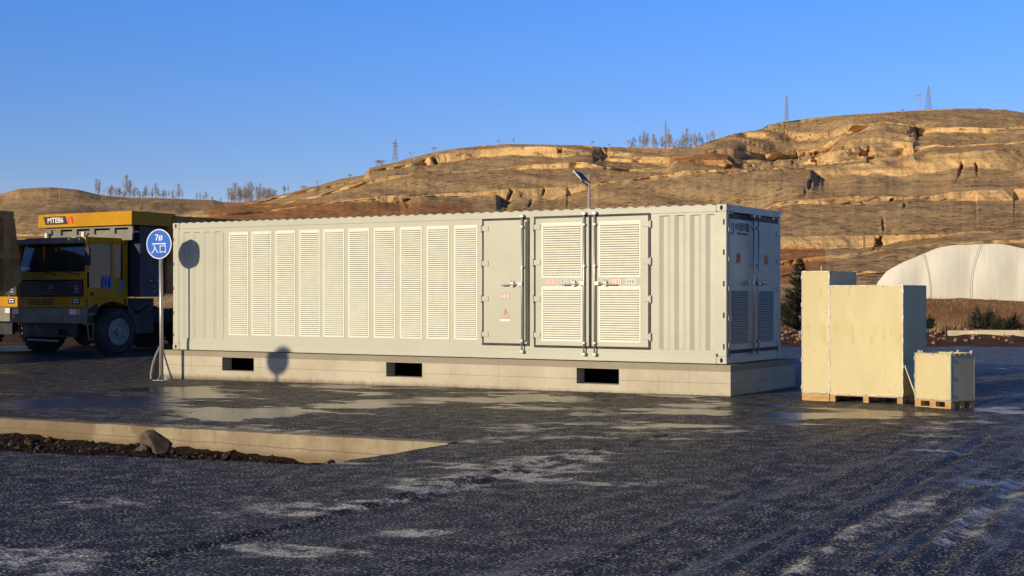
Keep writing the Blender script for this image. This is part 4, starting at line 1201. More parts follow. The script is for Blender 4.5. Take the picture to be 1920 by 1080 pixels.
# ------------------------------------------------------------ plywood crates
def clips(mb, pts, sz=0.008):
    for x, y, z in pts: mb.box(x - sz * 1.6, x + sz * 1.6, y - sz, y + sz, z - sz * 0.9, z + sz * 0.9)
def make_crate(label, loc, rz, w, d, z0, z1, pal, open_top=False, side_mat=None):
    c = tag(empty('plywood_crate', loc, rz), label, 'crate')
    t = 0.015
    a = MB(); a.box(t, w - t, 0, t, z0, z1); a.build('front_panel', M['ply'], c)
    a = MB(); a.box(w - t, w, 0, d, z0, z1); a.build('side_panel', M['ply_grey'], c)
    a = MB(); a.box(0, t, 0, d, z0, z1); a.build('side_panel', M['ply_grey'], c)
    a = MB(); a.box(t, w - t, d - t, d, z0, z1); a.build('back_panel', M['ply'], c)
    a = MB(); a.box(t, w - t, t, d - t, z0, z0 + t); a.build('floor_panel', M['ply'], c)
    if not open_top:
        a = MB(); a.box(-0.002, w + 0.002, -0.002, d + 0.002, z1, z1 + t); a.build('lid', M['ply'], c)
    e = MB(); k = 0.009; q = 0.002
    zt = z1 + (t if not open_top else 0)
    for x in (0, w):
        e.box(x - q if x == 0 else x - k, x + k if x == 0 else x + q, -q - 0.001, -0.0006, z0, zt)
        e.box(x - q - 0.001 if x == 0 else x + 0.0006, x - 0.0006 if x == 0 else x + q + 0.001, -q, k, z0, zt)
        e.box(x - q - 0.001 if x == 0 else x + 0.0006, x - 0.0006 if x == 0 else x + q + 0.001, d - k, d, z0, zt)
    e.box(k, w - k, -q - 0.001, -0.0006 - (0.002 if not open_top else 0), zt - k, zt + q); e.box(k, w - k, -q - 0.001, -0.0006, z0 - 0.004, z0 + k)
    e.box(w + 0.0006 + 0.002, w + q + 0.003, k, d - k, zt - k, zt + q); e.box(w + 0.0006, w + q, k, d - k, z0 - 0.004, z0 + k)
    build_each(e, 'steel_edging', M['strip'], c)
    cl = MB(); n1 = max(2, int(w / 0.28)); n2 = max(2, int((z1 - z0) / 0.38))
    for i in range(n1 + 1):
        x = 0.05 + (w - 0.1) * i / n1; clips(cl, [(x, -0.006, zt - 0.015), (x, -0.006, z0 + 0.012)])
    for i in range(n2 + 1):
        z = z0 + 0.08 + (z1 - z0 - 0.16) * i / n2
        cl.box(-0.010, 0.012, -0.010, -0.003, z - 0.03, z + 0.03); cl.box(w - 0.012, w + 0.010, -0.010, -0.003, z - 0.03, z + 0.03)
    for i in range(4):
        y = 0.08 + (d - 0.16) * i / 3; cl.box(w + 0.002, w + 0.012, y - 0.02, y + 0.02, zt - 0.025, zt + 0.004)
    if open_top:
        for x, y in ((0.12, 0.0), (w - 0.02, d * 0.1), (w, d - 0.08), (0.06, 0.02), (w * 0.55, d)):
            cl.box(x - 0.018, x + 0.018, y - 0.012, y + 0.012, z1, z1 + 0.035)
    build_each(cl, 'clip', M['strip'], c)
    p = empty('pallet', (0, 0, 0)); p.parent = c
    if pal == 'blocks':
        nb = 3; deck = MB(); deck.box(0.01, w - 0.01, 0.0, d, z0 - 0.022, z0 - 0.005); deck.build('deck', M['pallet'], p)
        for ix in range(nb):
            x = 0.0 + (w - 0.09) * ix / (nb - 1) if w > 0.6 else 0
            for iy in range(3):
                y = 0.0 + (d - 0.12) * iy / 2
                b_ = MB(); b_.box(x + 0.003, x + 0.088, y, y + 0.12, 0.0, z0 - 0.0225); b_.build('block', M['pallet'], p, bevel=0.003)
    elif pal == 'solid':
        deck = MB(); deck.box(0, w, 0.0, 0.045, 0.0, z0 - 0.006); deck.box(0, w, d - 0.05, d, 0.0, z0 - 0.006); deck.box(0, 0.09, 0.045, d - 0.05, 0, z0 - 0.006); deck.box(w - 0.09, w, 0.045, d - 0.05, 0, z0 - 0.006)
        deck.build('skid', M['pallet'], p, bevel=0.003)
    else:
        deck = MB(); deck.box(-0.01, w + 0.01, 0, d, z0 - 0.02, z0 - 0.005); deck.build('deck', M['pallet'], p)
        for iy in range(3):
            y = (d - 0.1) * iy / 2
            s_ = MB(); s_.box(0.0, w, y, y + 0.1, 0.0, 0.018); s_.build('runner', M['pallet'], p)
            for ix in range(3):
                x = (w - 0.1) * ix / 2
                b_ = MB(); b_.box(x, x + 0.1, y, y + 0.1, 0.0185, z0 - 0.0205); b_.build('block', M['pallet'], p, bevel=0.003)
    return c
CA = TH - R(0.6)
cu_, su_ = math.cos(CA), math.sin(CA)
RX, RY = 5.80, 21.4
W1 = 1.125
crate1 = make_crate('wide pale plywood crate on three pallet blocks, largest of the three', (RX - W1 * cu_, RY - W1 * su_, 0), CA, W1, 1.22, 0.115, 1.755, 'blocks')
W2 = 0.435
crate2 = make_crate('tall narrow plywood crate on a solid skid beside the widest crate', (RX - (W1 + W2 + 0.008) * cu_, RY - (W1 + W2 + 0.008) * su_, 0), CA, W2, 1.27, 0.125, 1.975, 'solid')
crate3 = make_crate('small open topped plywood crate on its own pallet, rightmost', (5.865, 21.0, 0), R(-50), 0.60, 0.60, 0.115, 0.785, 'pallet', True)
pn = tag(empty('leaning_board', (RX, RY, 0), CA), 'thin board leaning on the side of the widest crate', 'board')
mb = MB(); mb.prism([(0.012, 0.575), (0.022, 0.58), (0.235, 0.008), (0.225, 0.0)], 'y', 0.03, 1.05); mb.build('panel', M['ply_grey'], pn)
mb = MB(); mb.prism([(0.010, 0.578), (0.024, 0.584), (0.238, 0.008), (0.224, 0.0)], 'y', 0.022, 0.0295); mb.build('edge_strip', M['strip'], pn)

# ------------------------------------------------------------ greenhouse
def film_mat():
    m, n, b = nt('white_film')
    v = coords(n); a = noise(n, coords(n, 'Object', (3, 1, 0.6)), 1.2, 5, 0.6)
    f = noise(n, coords(n, 'Object', (14, 14, 0.7)), 1.0, 3)
    b.inputs['Base Color'].default_value = (0.72, 0.70, 0.62, 1)
    n.links.new(mix(n, ramp(n, a, 0.3, 0.7), (0.53, 0.535, 0.46), (0.57, 0.575, 0.49)), b.inputs['Base Color'])
    b.inputs['Roughness'].default_value = 0.5
    bump(n, b, math_(n, 'ADD', a, math_(n, 'MULTIPLY', f, 0.12)), 0.18, 0.10)
    return m
M['film'] = film_mat()
GY0 = 78.0
gxl = at(1641, GY0); gxr = gxl + 12.0
zb_ = 1.10
gh = tag(empty('greenhouse', (gxl, GY0, zb_), R(-20)), 'long white plastic film greenhouse with an arched end on the embankment', 'greenhouse')
prof = []
pk = L_([(0, 0.95), (0.01, 1.05), (0.6, 1.75), (1.5, 2.30), (2.4, 2.70), (3.2, 2.98), (4.2, 3.16), (5.2, 3.22), (6.4, 3.16), (7.6, 2.96), (8.8, 2.60), (10.2, 2.0), (11.4, 1.3), (12, 0.95)])
xs_ = np.linspace(0, 12, 61)
for x in xs_: 
    prof.append((x, float(pk(x)) + 0.035 * math.sin(x * 2.2)))
mb = MB(); V = []; Fc = []
NZ = 14
for i, (x, z) in enumerate(prof):
    for k in range(NZ + 1):
        t = k / NZ
        seg = (x % 2.42) / 2.42
        bul = -0.16 * math.sin(math.pi * seg) * math.sin(math.pi * t) - 0.25 * t * t * 0
        V.append((x, bul, z * t))
for i in range(len(prof) - 1):
    for k in range(NZ):
        a = i * (NZ + 1) + k; Fc.append((a, a + NZ + 1, a + NZ + 2, a + 1))
mb.add(V, Fc); mb.build('end_wall', M['film'], gh, smooth=True)
mb = MB(); V = []; Fc = []
pp = [(0, 0)] + prof + [(12, 0)]
YL = list(np.linspace(0, 34, 30))
for yv in YL:
    for j, (x, z) in enumerate(pp):
        sag = 0.05 * math.sin(yv * 2.6) if 0 < yv < 34 else 0
        V.append((x, yv, z + (sag if z > 0 else 0) + 0.006))
nn = len(pp)
for i in range(len(YL) - 1):
    for j in range(nn - 1): Fc.append((i * nn + j, i * nn + j + 1, (i + 1) * nn + j + 1, (i + 1) * nn + j))
mb.add(V, Fc); mb.build('cover', M['film'], gh, smooth=True)
M['rope'] = pmat('dark_rope', (0.22, 0.20, 0.16), 0.8)
for x0, x1, sag in ((2.50, 2.85, 0.15), (5.42, 4.95, -0.2), (7.95, 8.0, 0.1), (0.02, 0.02, 0)):
    mb = MB(); pts = []
    for t in np.linspace(0, 1, 12):
        x = x0 + (x1 - x0) * (1 - t); x = x1 + (x0 - x1) * t + sag * math.sin(math.pi * t)
        pts.append((x, -0.20, float(pk(x0)) * t))
    mb.tube(pts, 0.012, 5); mb.build('lashing_rope', M['rope'], gh)

# ------------------------------------------------------------ bare trees
M['bark'] = pmat('winter_bark', (0.32, 0.27, 0.22), 0.9, var=0.3)
M['twig'] = pmat('winter_twigs', (0.38, 0.32, 0.265), 0.9, var=0.3)
def bare_tree(kind, seed):
    rr = random.Random(seed)
    root = empty('bare_tree' if kind != 'shrub' else 'bare_shrub', (0, 0, 0))
    H = {'poplar': 9.5, 'round': 6.0, 'shrub': 3.0}[kind]
    tr = MB(); cr = MB()
    if kind == 'poplar':
        pts = [(0, 0, -0.5)]; x = y = 0
        for i in range(1, 9):
            x += rr.uniform(-0.12, 0.12); y += rr.uniform(-0.12, 0.12); pts.append((x, y, H * i / 8))
        tr.tube(pts, [0.17 * (1 - i / 9.5) + 0.02 for i in range(9)], 5)
        for i in range(60):
            t = rr.uniform(0.18, 0.97); k = t * 8; i0 = int(k); fr = k - i0
            p = Vector(pts[i0]).lerp(Vector(pts[min(8, i0 + 1)]), fr)
            a = rr.uniform(0, 6.28); L = H * (0.30 * (1 - t) + 0.12) * rr.uniform(0.5, 1.25); up = rr.uniform(0.55, 1.1)
            d = Vector((math.cos(a) * 0.62, math.sin(a) * 0.62, up)).normalized()
            q1 = p + d * L * 0.5; q2 = p + d * L + Vector((0, 0, L * 0.15))
            cr.tube([p, q1, q2], [0.040, 0.026, 0.013], 3, False)
            for j in range(9):
                s = p.lerp(q2, rr.uniform(0.3, 1)); dd = Vector((rr.uniform(-1, 1), rr.uniform(-1, 1), rr.uniform(0.3, 1.2))).normalized()
                cr.tube([s, s + dd * L * rr.uniform(0.2, 0.45)], [0.020, 0.011], 3, False)
    else:
        def br(p, d, L, r, n):
            q = p + d * L
            (tr if n >= 3 and kind == 'round' else cr).tube([p, (p + q) / 2 + Vector((rr.uniform(-.05, .05), rr.uniform(-.05, .05), 0)) * L, q], [r, r * 0.8, r * 0.6], 4 if n > 2 else 3, False)
            if n == 0: return
            for i in range(rr.choice((3, 3, 4))):
                dd = (d * 0.9 + Vector((rr.uniform(-1, 1), rr.uniform(-1, 1), rr.uniform(-0.25, 0.7)))).normalized()
                br(q if i else p.lerp(q, 0.7), dd, L * rr.uniform(0.6, 0.85), max(r * 0.6, 0.018), n - 1)
        if kind == 'round':
            br(Vector((0, 0, -0.4)), Vector((0, 0, 1)), H * 0.30, 0.16, 4)
        else:
            for i in range(6):
                a = rr.uniform(0, 6.28); br(Vector((rr.uniform(-.4, .4), rr.uniform(-.4, .4), -0.3)), Vector((math.cos(a) * .5, math.sin(a) * .5, 1)).normalized(), H * 0.3, 0.05, 3)
            tr.tube([(0, 0, -0.4), (0.05, 0, 0.5)], 0.06, 5)
    tr.build('trunk', M['bark'], root); cr.build('branches', M['twig'], root)
    return root
protos = {('poplar', i): bare_tree('poplar', 10 + i) for i in range(3)}
protos.update({('round', i): bare_tree('round', 30 + i) for i in range(2)})
protos[('shrub', 0)] = bare_tree('shrub', 50)
used = set()
def plant(kind, i, px, H, Y, z, label, group):
    key = (kind, i); base = protos[key]
    if kind == 'poplar' and random.random() < 0.28: H *= 0.8; key = ('round', i % 2); kind = 'round'; base = protos[key]
    H *= random.uniform(0.88, 1.2); px += random.uniform(-2.0, 2.0)
    o = base if key not in used else copy_tree(base)
    used.add(key)
    H0 = {'poplar': 9.5, 'round': 6.0, 'shrub': 3.0}[kind]
    s = H / H0
    o.location = (at(px, Y), Y, z); o.scale = (s * random.uniform(0.95, 1.5), s * random.uniform(0.95, 1.5), s * random.uniform(1.02, 1.2)); o.rotation_euler = (0, 0, random.uniform(0, 6.28))
    o['label'] = label; o['category'] = 'shrub' if kind == 'shrub' else 'tree'
    if group: o['group'] = group
    elif 'group' in o: del o['group']
    return o
def crest_far(px): return 948.0, (552.3 - float(FCREST(px))) * 948.0 / F + CAMZ
def crest_main(px):
    r = float(np.interp(px, [300, 900, 1300, 1500, 2900], [600, 650, 640, 720, 740])) + 4
    return r, (552.3 - float(CREST(px))) * r / F + CAMZ
rr = random.Random(9)
ORD = ['first', 'second', 'third', 'fourth', 'fifth', 'sixth', 'seventh', 'eighth', 'ninth', 'tenth', 'eleventh', 'twelfth', 'thirteenth', 'fourteenth', 'fifteenth', 'sixteenth', 'seventeenth', 'eighteenth', 'nineteenth', 'twentieth', 'twenty-first', 'twenty-second']
G1 = 'bare poplars on the far left ridge'
LT = [(179, 26), (186, 27), (202, 27), (212, 30), (227, 32), (231, 24), (239, 31), (245, 24), (248, 14), (258, 15), (266, 18), (271, 20), (280, 18), (290, 21), (297, 18), (301, 20), (306, 12), (317, 13), (331, 20), (341, 13)]
for i, (px, hp) in enumerate(LT):
    Y, z = crest_far(px); plant('poplar', i % 3, px, hp * Y / F, Y, z, 'leafless poplar, ' + ORD[i] + ' from the left in the open row on the far left ridge', G1)
G1b = 'back rank of bare trees on the far left ridge'
for i, px in enumerate([183, 192, 206, 209, 216, 223, 229, 235, 242, 252, 262, 268, 275, 284, 294, 304, 311, 323, 327, 336]):
    Y, z = crest_far(px); Y += 12
    plant('poplar', (i + 2) % 3, px, rr.uniform(15, 25) * Y / F, Y, z - 1.0, 'leafless tree in the back rank on the far left ridge, ' + ORD[i] + ' from the left', G1b)
G2 = 'dense grove of bare trees on the saddle'
for i, px in enumerate([428, 431, 436, 441, 446, 450, 456, 460, 465, 469, 474, 480, 484, 489, 495, 500, 506, 511, 517, 530, 536, 541]):
    Y, z = crest_far(px) if px < 520 else crest_main(px)
    hp = (28 if 440 < px < 500 else 20) * rr.uniform(0.85, 1.15) * (0.75 if px > 520 else 1)
    plant('poplar', i % 3, px, hp * Y / F, Y, z, 'leafless tree, ' + ORD[i] + ' from the left in the dense grove on the saddle', G2)
G2c = 'second rank of the dense grove on the saddle'
for i, px in enumerate([433, 438, 443, 448, 453, 458, 463, 467, 471, 477, 482, 487, 492, 498, 503, 509, 514]):
    Y, z = crest_far(px); Y += 14
    plant('poplar', (i + 1) % 3, px, 25 * rr.uniform(0.8, 1.15) * Y / F, Y, z - 1.0, 'leafless tree in the back rank of the grove, ' + ORD[i] + ' from the left', G2c)
G2b = 'small bare trees before the grove'
for i, px in enumerate([370, 376, 382, 386, 401, 414]):
    Y, z = crest_far(px); plant('poplar', i % 3, px, rr.uniform(11, 17) * Y / F, Y, z - 1.5, 'small leafless tree, ' + ORD[i] + ' from the left in the sparse clump before the grove', G2b)
G3 = 'bare trees along the middle of the main ridge'
for i, (px, hp) in enumerate([(1179, 26), (1184, 27), (1189, 19), (1199, 17), (1208, 29), (1213, 20), (1217, 19), (1227, 22), (1234, 20), (1253, 26), (1258, 20), (1263, 26), (1270, 30), (1276, 20), (1283, 26), (1288, 30), (1293, 28), (1302, 20), (1311, 24), (1318, 18), (1324, 16), (1333, 15)]):
    Y, z = crest_main(px); plant('poplar', i % 3, px, hp * Y / F, Y, z - 0.5, 'leafless tree, ' + ORD[i] + ' from the left in the long row on the main ridge', G3)
G3b = 'back rank of bare trees along the middle ridge'
for i, px in enumerate([1182, 1187, 1194, 1204, 1211, 1222, 1231, 1240, 1256, 1261, 1267, 1273, 1280, 1285, 1291, 1298, 1306, 1315, 1328, 1338]):
    Y, z = crest_main(px); Y += 10
    plant('poplar', (i + 1) % 3, px, rr.uniform(18, 26) * Y / F, Y, z - 1.0, 'leafless tree in the back rank on the main ridge, ' + ORD[i] + ' from the left', G3b)
for px, hp, kd, lb in [(569, 14, 'shrub', 'low spreading bare bush left of the pylon, on the lower slope'), (596, 16, 'round', 'small round bare tree on the lower left slope of the main hill'), (655, 8, 'shrub', 'tiny bare bush just left of the sandy ledge'), (706, 16, 'shrub', 'upright bare shrub on the sandy ledge left of the first pylon'), (716, 12, 'shrub', 'small bare shrub nearest the first pylon on its left'), (770, 16, 'round', 'wide bare tree just right of the first pylon'), (815, 10, 'shrub', 'low bare brush above the small ravine on the ridge'), (936, 13, 'round', 'lone bare tree standing on the crest above the fluted cliff'), (965, 12, 'round', 'second lone bare tree on the crest, right of the first above the fluted cliff'), (1107, 12, 'round', 'round bare tree on the crest above the dark gully'), (1140, 6, 'shrub', 'low bare bush between the gully and the long tree row'), (1694, 8, 'shrub', 'tiny bare bush left of the twin pole on the summit'), (1835, 5, 'shrub', 'tiny bare bush far right on the summit')]:
    Y, z = crest_main(px); plant(kd, 1 if kd == 'round' and px > 900 else 0, px, hp * Y / F, Y, z - 0.3, lb, None)

# ------------------------------------------------------------ pylons
def strut(mb, a, b_, r): mb.tube([a, b_], r, 4)
def pylon(label, px, top, bot, arms=True, wpx=9, dY=6):
    Y, _ = crest_main(px); Y += dY
    H = (bot - top) * Y / F; z = zat(bot, Y); w = wpx * Y / F / 2
    p = tag(empty('lattice_pylon', (at(px, Y), Y, z), 0.5), label, 'pylon')
    r = max(0.09, H * 0.0075)
    tw = MB(); lv = 9; W = lambda t: w * (1 - t) ** 0.9 * 0.85 + w * 0.13
    for t0 in range(lv):
        a = t0 / lv; b_ = (t0 + 1) / lv; wa, wb = W(a), W(b_); za, zb = H * 0.9 * a - (1.5 if t0 == 0 else 0), H * 0.9 * b_
        cn = [(-1, -1), (1, -1), (1, 1), (-1, 1)]
        for i in range(4):
            c0, c1 = cn[i], cn[(i + 1) % 4]
            strut(tw, (c0[0] * wa, c0[1] * wa, za), (c0[0] * wb, c0[1] * wb, zb), r)
            strut(tw, (c0[0] * wa, c0[1] * wa, za), (c1[0] * wb, c1[1] * wb, zb), r * 0.5)
            strut(tw, (c1[0] * wb, c1[1] * wb, zb), (c0[0] * wb, c0[1] * wb, zb), r * 0.5)
    strut(tw, (0, 0, H * 0.88), (0, 0, H), r * 1.2)
    tw.build('tower', M['pole_grey'], p)
    if arms:
        for hz in (0.60, 0.72):
            am = MB(); L = w * 1.25
            strut(am, (-L, 0, H * hz), (L, 0, H * hz), r); strut(am, (-L, 0, H * hz), (0, 0, H * (hz + 0.06)), r * 0.7); strut(am, (L, 0, H * hz), (0, 0, H * (hz + 0.06)), r * 0.7)
            am.build('cross_arm', M['pole_grey'], p)
    return p
pylon('grey lattice pylon on the left shoulder of the main hill', 741, 257, 302)
pylon('slender grey pylon rising out of the long row of bare trees', 1248, 220, 278, False, 4)
pylon('narrow lattice pylon on the slope left of the summit', 1475, 174, 229, False, 7)
pylon('wide lattice pylon on the summit right of the twin pole', 1741, 156, 208, False, 10)
tp = tag(empty('twin_pole', (at(1723, 712), 712, zat(212, 712)), 0), 'twin concrete power pole just left of the summit pylon', 'power pole')
for dx in (-0.5, 0.5):
    mb = MB(); mb.tube([(dx, 0, -1), (dx, 0, 42 * 712 / F)], [0.20, 0.14], 6); mb.build('pole', M['concrete_pole'], tp)
mb = MB(); mb.box(-1.4, 1.4, -0.1, 0.1, 8.4, 8.65); mb.build('cross_arm', M['pole_grey'], tp)
Yp, zp = crest_main(1347)
mb = MB(); mb.tube([(0, 0, -4), (0, 0, 5)], [0.14, 0.08], 6); o = mb.build('utility_pole', M['concrete_pole'], loc=(at(1347, Yp), Yp, zat(262, Yp))); tag(o, 'thin single pole at the right end of the long tree row', 'pole')
mb = MB(); mb.tube([(0, 0, -0.5), (0, 0, 3.0)], [0.05, 0.03], 6); o = mb.build('utility_pole', M['strip'], loc=(at(1540, 90), 90, 0.4)); tag(o, 'thin pale pole rising behind the tall narrow crate', 'pole')
Yp = 820
mb = MB(); mb.tube([(0, 0, -3), (0, 0, 14)], [0.16, 0.1], 6); o = mb.build('utility_pole', M['strip'], loc=(at(112, Yp), Yp, zat(396, Yp))); tag(o, 'thin pale mast on the far slope above the yellow truck', 'pole')

# ------------------------------------------------------------ solar street lamp
LY = 40.0
lp = tag(empty('street_lamp', (at(1104.5, LY), LY, 0.0), 0), 'solar street lamp with tilted panel standing behind the container', 'street lamp')
ht = zat(326, LY)
mb = MB(); mb.tube([(0, 0, 0), (0, 0, ht)], [0.06, 0.035], 10); mb.build('pole', M['strip'], lp, smooth=True)
mb = MB(); mb.tube([(0, 0, zat(350, LY)), (-0.16, -0.04, zat(342, LY)), (-0.24, -0.06, zat(336, LY))], 0.02, 8); mb.build('arm', M['chassis'], lp)
e1v = Vector((0.185, 0.34, 0.0)); e2v = Vector((0.17, -0.16, -0.21)); n3 = e1v.cross(e2v).normalized()
if n3.z < 0: n3 = -n3
a1v = e2v.normalized(); a2v = n3.cross(a1v)
mt = Matrix((( *(a1v[k] for k in (0,)), a2v[0], n3[0], -0.24), (a1v[1], a2v[1], n3[1], -0.06), (a1v[2], a2v[2], n3[2], zat(331.0, LY)), (0, 0, 0, 1)))
mb = MB(); mb.box(-0.16, 0.16, -0.20, 0.20, 0.0, 0.03, mt); pnl = mb.build('lamp_panel', M['solar'], lp, bevel=0.004)
mb = MB(); mb.box(-0.175, -0.1605, -0.21, 0.21, -0.005, 0.035, mt); mb.box(0.1605, 0.175, -0.21, 0.21, -0.005, 0.035, mt); mb.box(-0.16, 0.16, 0.2005, 0.215, -0.005, 0.035, mt); mb.box(-0.16, 0.16, -0.215, -0.2005, -0.005, 0.035, mt)
mb.build('panel_frame', M['strip'], pnl)
mb = MB(); mb.box(-0.05, 0.15, -0.06, 0.06, -0.05, -0.001, mt); mb.build('lamp_head', M['strip'], pnl)

# ------------------------------------------------------------ dump trucks
def make_truck():
    OX, OY = 1.86, 0.0
    root = empty('dump_truck', (0, 0, 0))
    def B(): return MB((OX, OY, 0))
    Y_ = M['yellow']
    # cab body with real window and arch openings: side plane at x=-0.5
    cx0, cx1 = -3.22, -0.50; yf, yb = -1.10, 0.32
    cab = empty('cab', (0, 0, 0)); cab.parent = root
    c = B()
    c.box(cx0, cx1, yf, yb, 2.98, 3.10)                       # roof
    c.box(cx0, cx1, yb - 0.05, yb, 1.30, 2.98)                # back
    for xs in (cx0, cx1 - 0.07): c.box(xs, xs + 0.07, yf + 0.02, yf + 0.12, 2.18, 2.98)     # A pillars
    c.box(cx0 + .07, cx1 - .07, yf, yf + 0.06, 1.99, 2.20)      # below windscreen
    c.box(cx0, cx1, yf, yf + 0.05, 1.26, 1.54); c.box(cx0, cx0 + 0.10, yf, yf + 0.05, 1.54, 2.18); c.box(cx1 - 0.10, cx1, yf, yf + 0.05, 1.54, 2.18)
    for xs in (cx0, cx1 - 0.05):                               # sides
        c.box(xs, xs + 0.05, yf + 0.06, yb - 0.05, 1.48, 1.78)
        c.box(xs, xs + 0.05, -0.24, -0.17, 1.78, 2.98); c.box(xs, xs + 0.05, 0.16, yb - 0.05, 1.78, 2.98)
        c.box(xs, xs + 0.05, yf + 0.12, yb - 0.05, 2.93, 2.98); c.box(xs, xs + 0.05, -0.17, 0.16, 1.78, 1.98)
    c.build('shell', Y_, cab, bevel=0.008)
    g = B(); g.prism([(yf + 0.015, 2.20), (yf + 0.115, 2.93), (yf + 0.13, 2.93), (yf + 0.03, 2.20)], 'x', cx0 + 0.08, cx1 - 0.08); g.build('windscreen', M['glass'], cab)
    g = B(); g.box(cx0 + 0.35, cx0 + 0.95, -0.35, -0.20, 1.75, 2.75); g.box(cx0 + 0.35, cx0 + 0.95, -0.75, -0.20, 1.75, 1.90); g.build('seat', M['chassis'], cab, bevel=0.03)
    g = B(); g.box(cx1 - 0.95, cx1 - 0.35, -0.35, -0.20, 1.75, 2.75); g.box(cx1 - 0.95, cx1 - 0.35, -0.75, -0.20, 1.75, 1.90); g.build('seat', M['chassis'], cab, bevel=0.03)
    g = B(); g.box(cx0 + 0.06, cx1 - 0.06, yf + 0.14, yf + 0.40, 2.02, 2.24); g.build('dashboard', M['navy'], cab, bevel=0.02)
    g = B(); g.box(cx1 - 0.80, cx1 - 0.74, yb - 0.14, yb - 0.10, 2.0, 2.9); g.box(cx1 - 0.62, cx1 - 0.56, yb - 0.14, yb - 0.10, 2.0, 2.9); g.build('curtain', M['white'], cab)
    g = B(); g.box(cx0 + 0.12, cx0 + 0.48, yf + 0.025, yf + 0.028, 2.24, 2.33); g.build('permit_card', M['lamp'], cab)
    for i, xs in enumerate((cx0 + 0.02, cx1 - 0.03)):
        g = B(); g.box(xs, xs + 0.01, yf + 0.13, -0.24, 1.78, 2.93); g.build('side_window', M['glass'], cab)
        g = B(); g.box(xs, xs + 0.01, -0.17, 0.16, 1.98, 2.93); g.build('side_window', M['glass'], cab)
    g = B(); g.box(cx0 + 0.05, cx1 - 0.05, yf - 0.16, yf + 0.0, 2.93, 3.07); g.build('sun_visor', M['olive'], cab, bevel=0.01)
    k = B()
    for i in range(5): k.box(cx0 + 0.3 + i * 0.5, cx0 + 0.42 + i * 0.5, yf - 0.175, yf - 0.161, 2.97, 3.02)
    build_each(k, 'marker_light', M['amber'], cab)
    g = B(); g.box(cx0 + 0.14, cx1 - 0.12, yf - 0.03, yf - 0.001, 1.57, 1.96)
    gr = g.build('grille', M['navy'], cab, bevel=0.008)
    g = B()
    for i in range(4): g.box(cx0 + 0.24, cx1 - 0.6, yf - 0.042, yf - 0.031, 1.63 + i * 0.085, 1.645 + i * 0.085)
    g.build('bars', M['chassis'], gr)
    g = B(); cx_ = cx0 + 1.42
    pts = [(cx_ + 0.085 * math.cos(t), yf - 0.045, 1.765 + 0.085 * math.sin(t)) for t in np.linspace(0, 2 * math.pi, 25)]
    g.tube(pts, 0.009, 6, False); g.box(cx_ - 0.05, cx_ + 0.05, yf - 0.048, yf - 0.038, 1.755, 1.775); g.prism([(cx_ - 0.03, 1.775), (cx_ + 0.03, 1.775), (cx_, 1.82)], 'y', yf - 0.048, yf - 0.038)
    g.build('badge', M['steel'], gr)
    g = B()
    for i in range(3):
        g.box(cx1 - 0.42 + 0.02 * i, cx1 - 0.28 + 0.03 * i, yf - 0.036, yf - 0.031, 1.80 - i * 0.07, 1.83 - i * 0.07)
    g.build('print', M['steel'], gr)
    g = B()
    for q in range(3):
        for i in range(2): g.box(cx0 + 0.45 + i * 0.55, cx0 + 0.9 + i * 0.55, yf - 0.006, yf - 0.001, 1.33 + q * 0.055, 1.36 + q * 0.055)
    g.build('vents', M['chassis'], cab)
    g = B(); g.box(cx1 - 0.52, cx1 - 0.22, yf - 0.006, yf - 0.001, 1.34, 1.50); lt = g.build('notice_plate', M['navy'], cab)
    g = B(); g.box(cx1 - 0.48, cx1 - 0.26, yf - 0.008, yf - 0.006, 1.45, 1.475); g.box(cx1 - 0.46, cx1 - 0.39, yf - 0.008, yf - 0.006, 1.38, 1.42); g.box(cx1 - 0.34, cx1 - 0.27, yf - 0.008, yf - 0.006, 1.38, 1.42); g.build('print', M['white'], lt)
    for x0 in (cx0 + 1.1, cx0 + 2.0):
        g = B(); g.tube([(x0, yf - 0.03, 2.19), (x0 + 0.5, yf - 0.03, 2.12)], 0.014, 6); g.tube([(x0, yf - 0.03, 2.19), (x0 + 0.05, yf - 0.02, 2.30)], 0.01, 6); g.build('wiper', M['chassis'], cab)
    g = B(); g.tube([(cx1 + 0.02, yf + 0.05, 2.92), (cx1 + 0.22, yf - 0.12, 2.88), (cx1 + 0.22, yf - 0.12, 2.80)], 0.015, 6); g.box(cx1 + 0.14, cx1 + 0.30, yf - 0.15, yf - 0.09, 2.35, 2.80); g.build('mirror', M['chassis'], cab, bevel=0.0)
    # lower side, wheel arch and steps
    s = B()
    for xs, xe in ((cx0, cx0 + 0.10), (cx1 - 0.10, cx1)):
        ar = [(-1.09, 0.98), (-1.09, 1.478), (0.32, 1.478), (0.32, 1.40)]
        cyw, czw, rw = -0.20, 0.62, 0.80
        arch = [(cyw + rw * math.cos(t), czw + rw * math.sin(t)) for t in np.linspace(R(62), R(165), 14)]
        prev = arch[0]
        for a_, b_ in zip(arch[:-1], arch[1:]):
            s.prism([(a_[0], a_[1]), (a_[0], 1.478), (b_[0], 1.478), (b_[0], b_[1])], 'x', xs, xe)
        s.prism([(arch[-1][0], 0.80), (arch[-1][0], 1.478), (-1.095, 1.478), (-1.095, 0.80)], 'x', xs, xe)
    build_each(s, 'fender', Y_, cab, per=14)
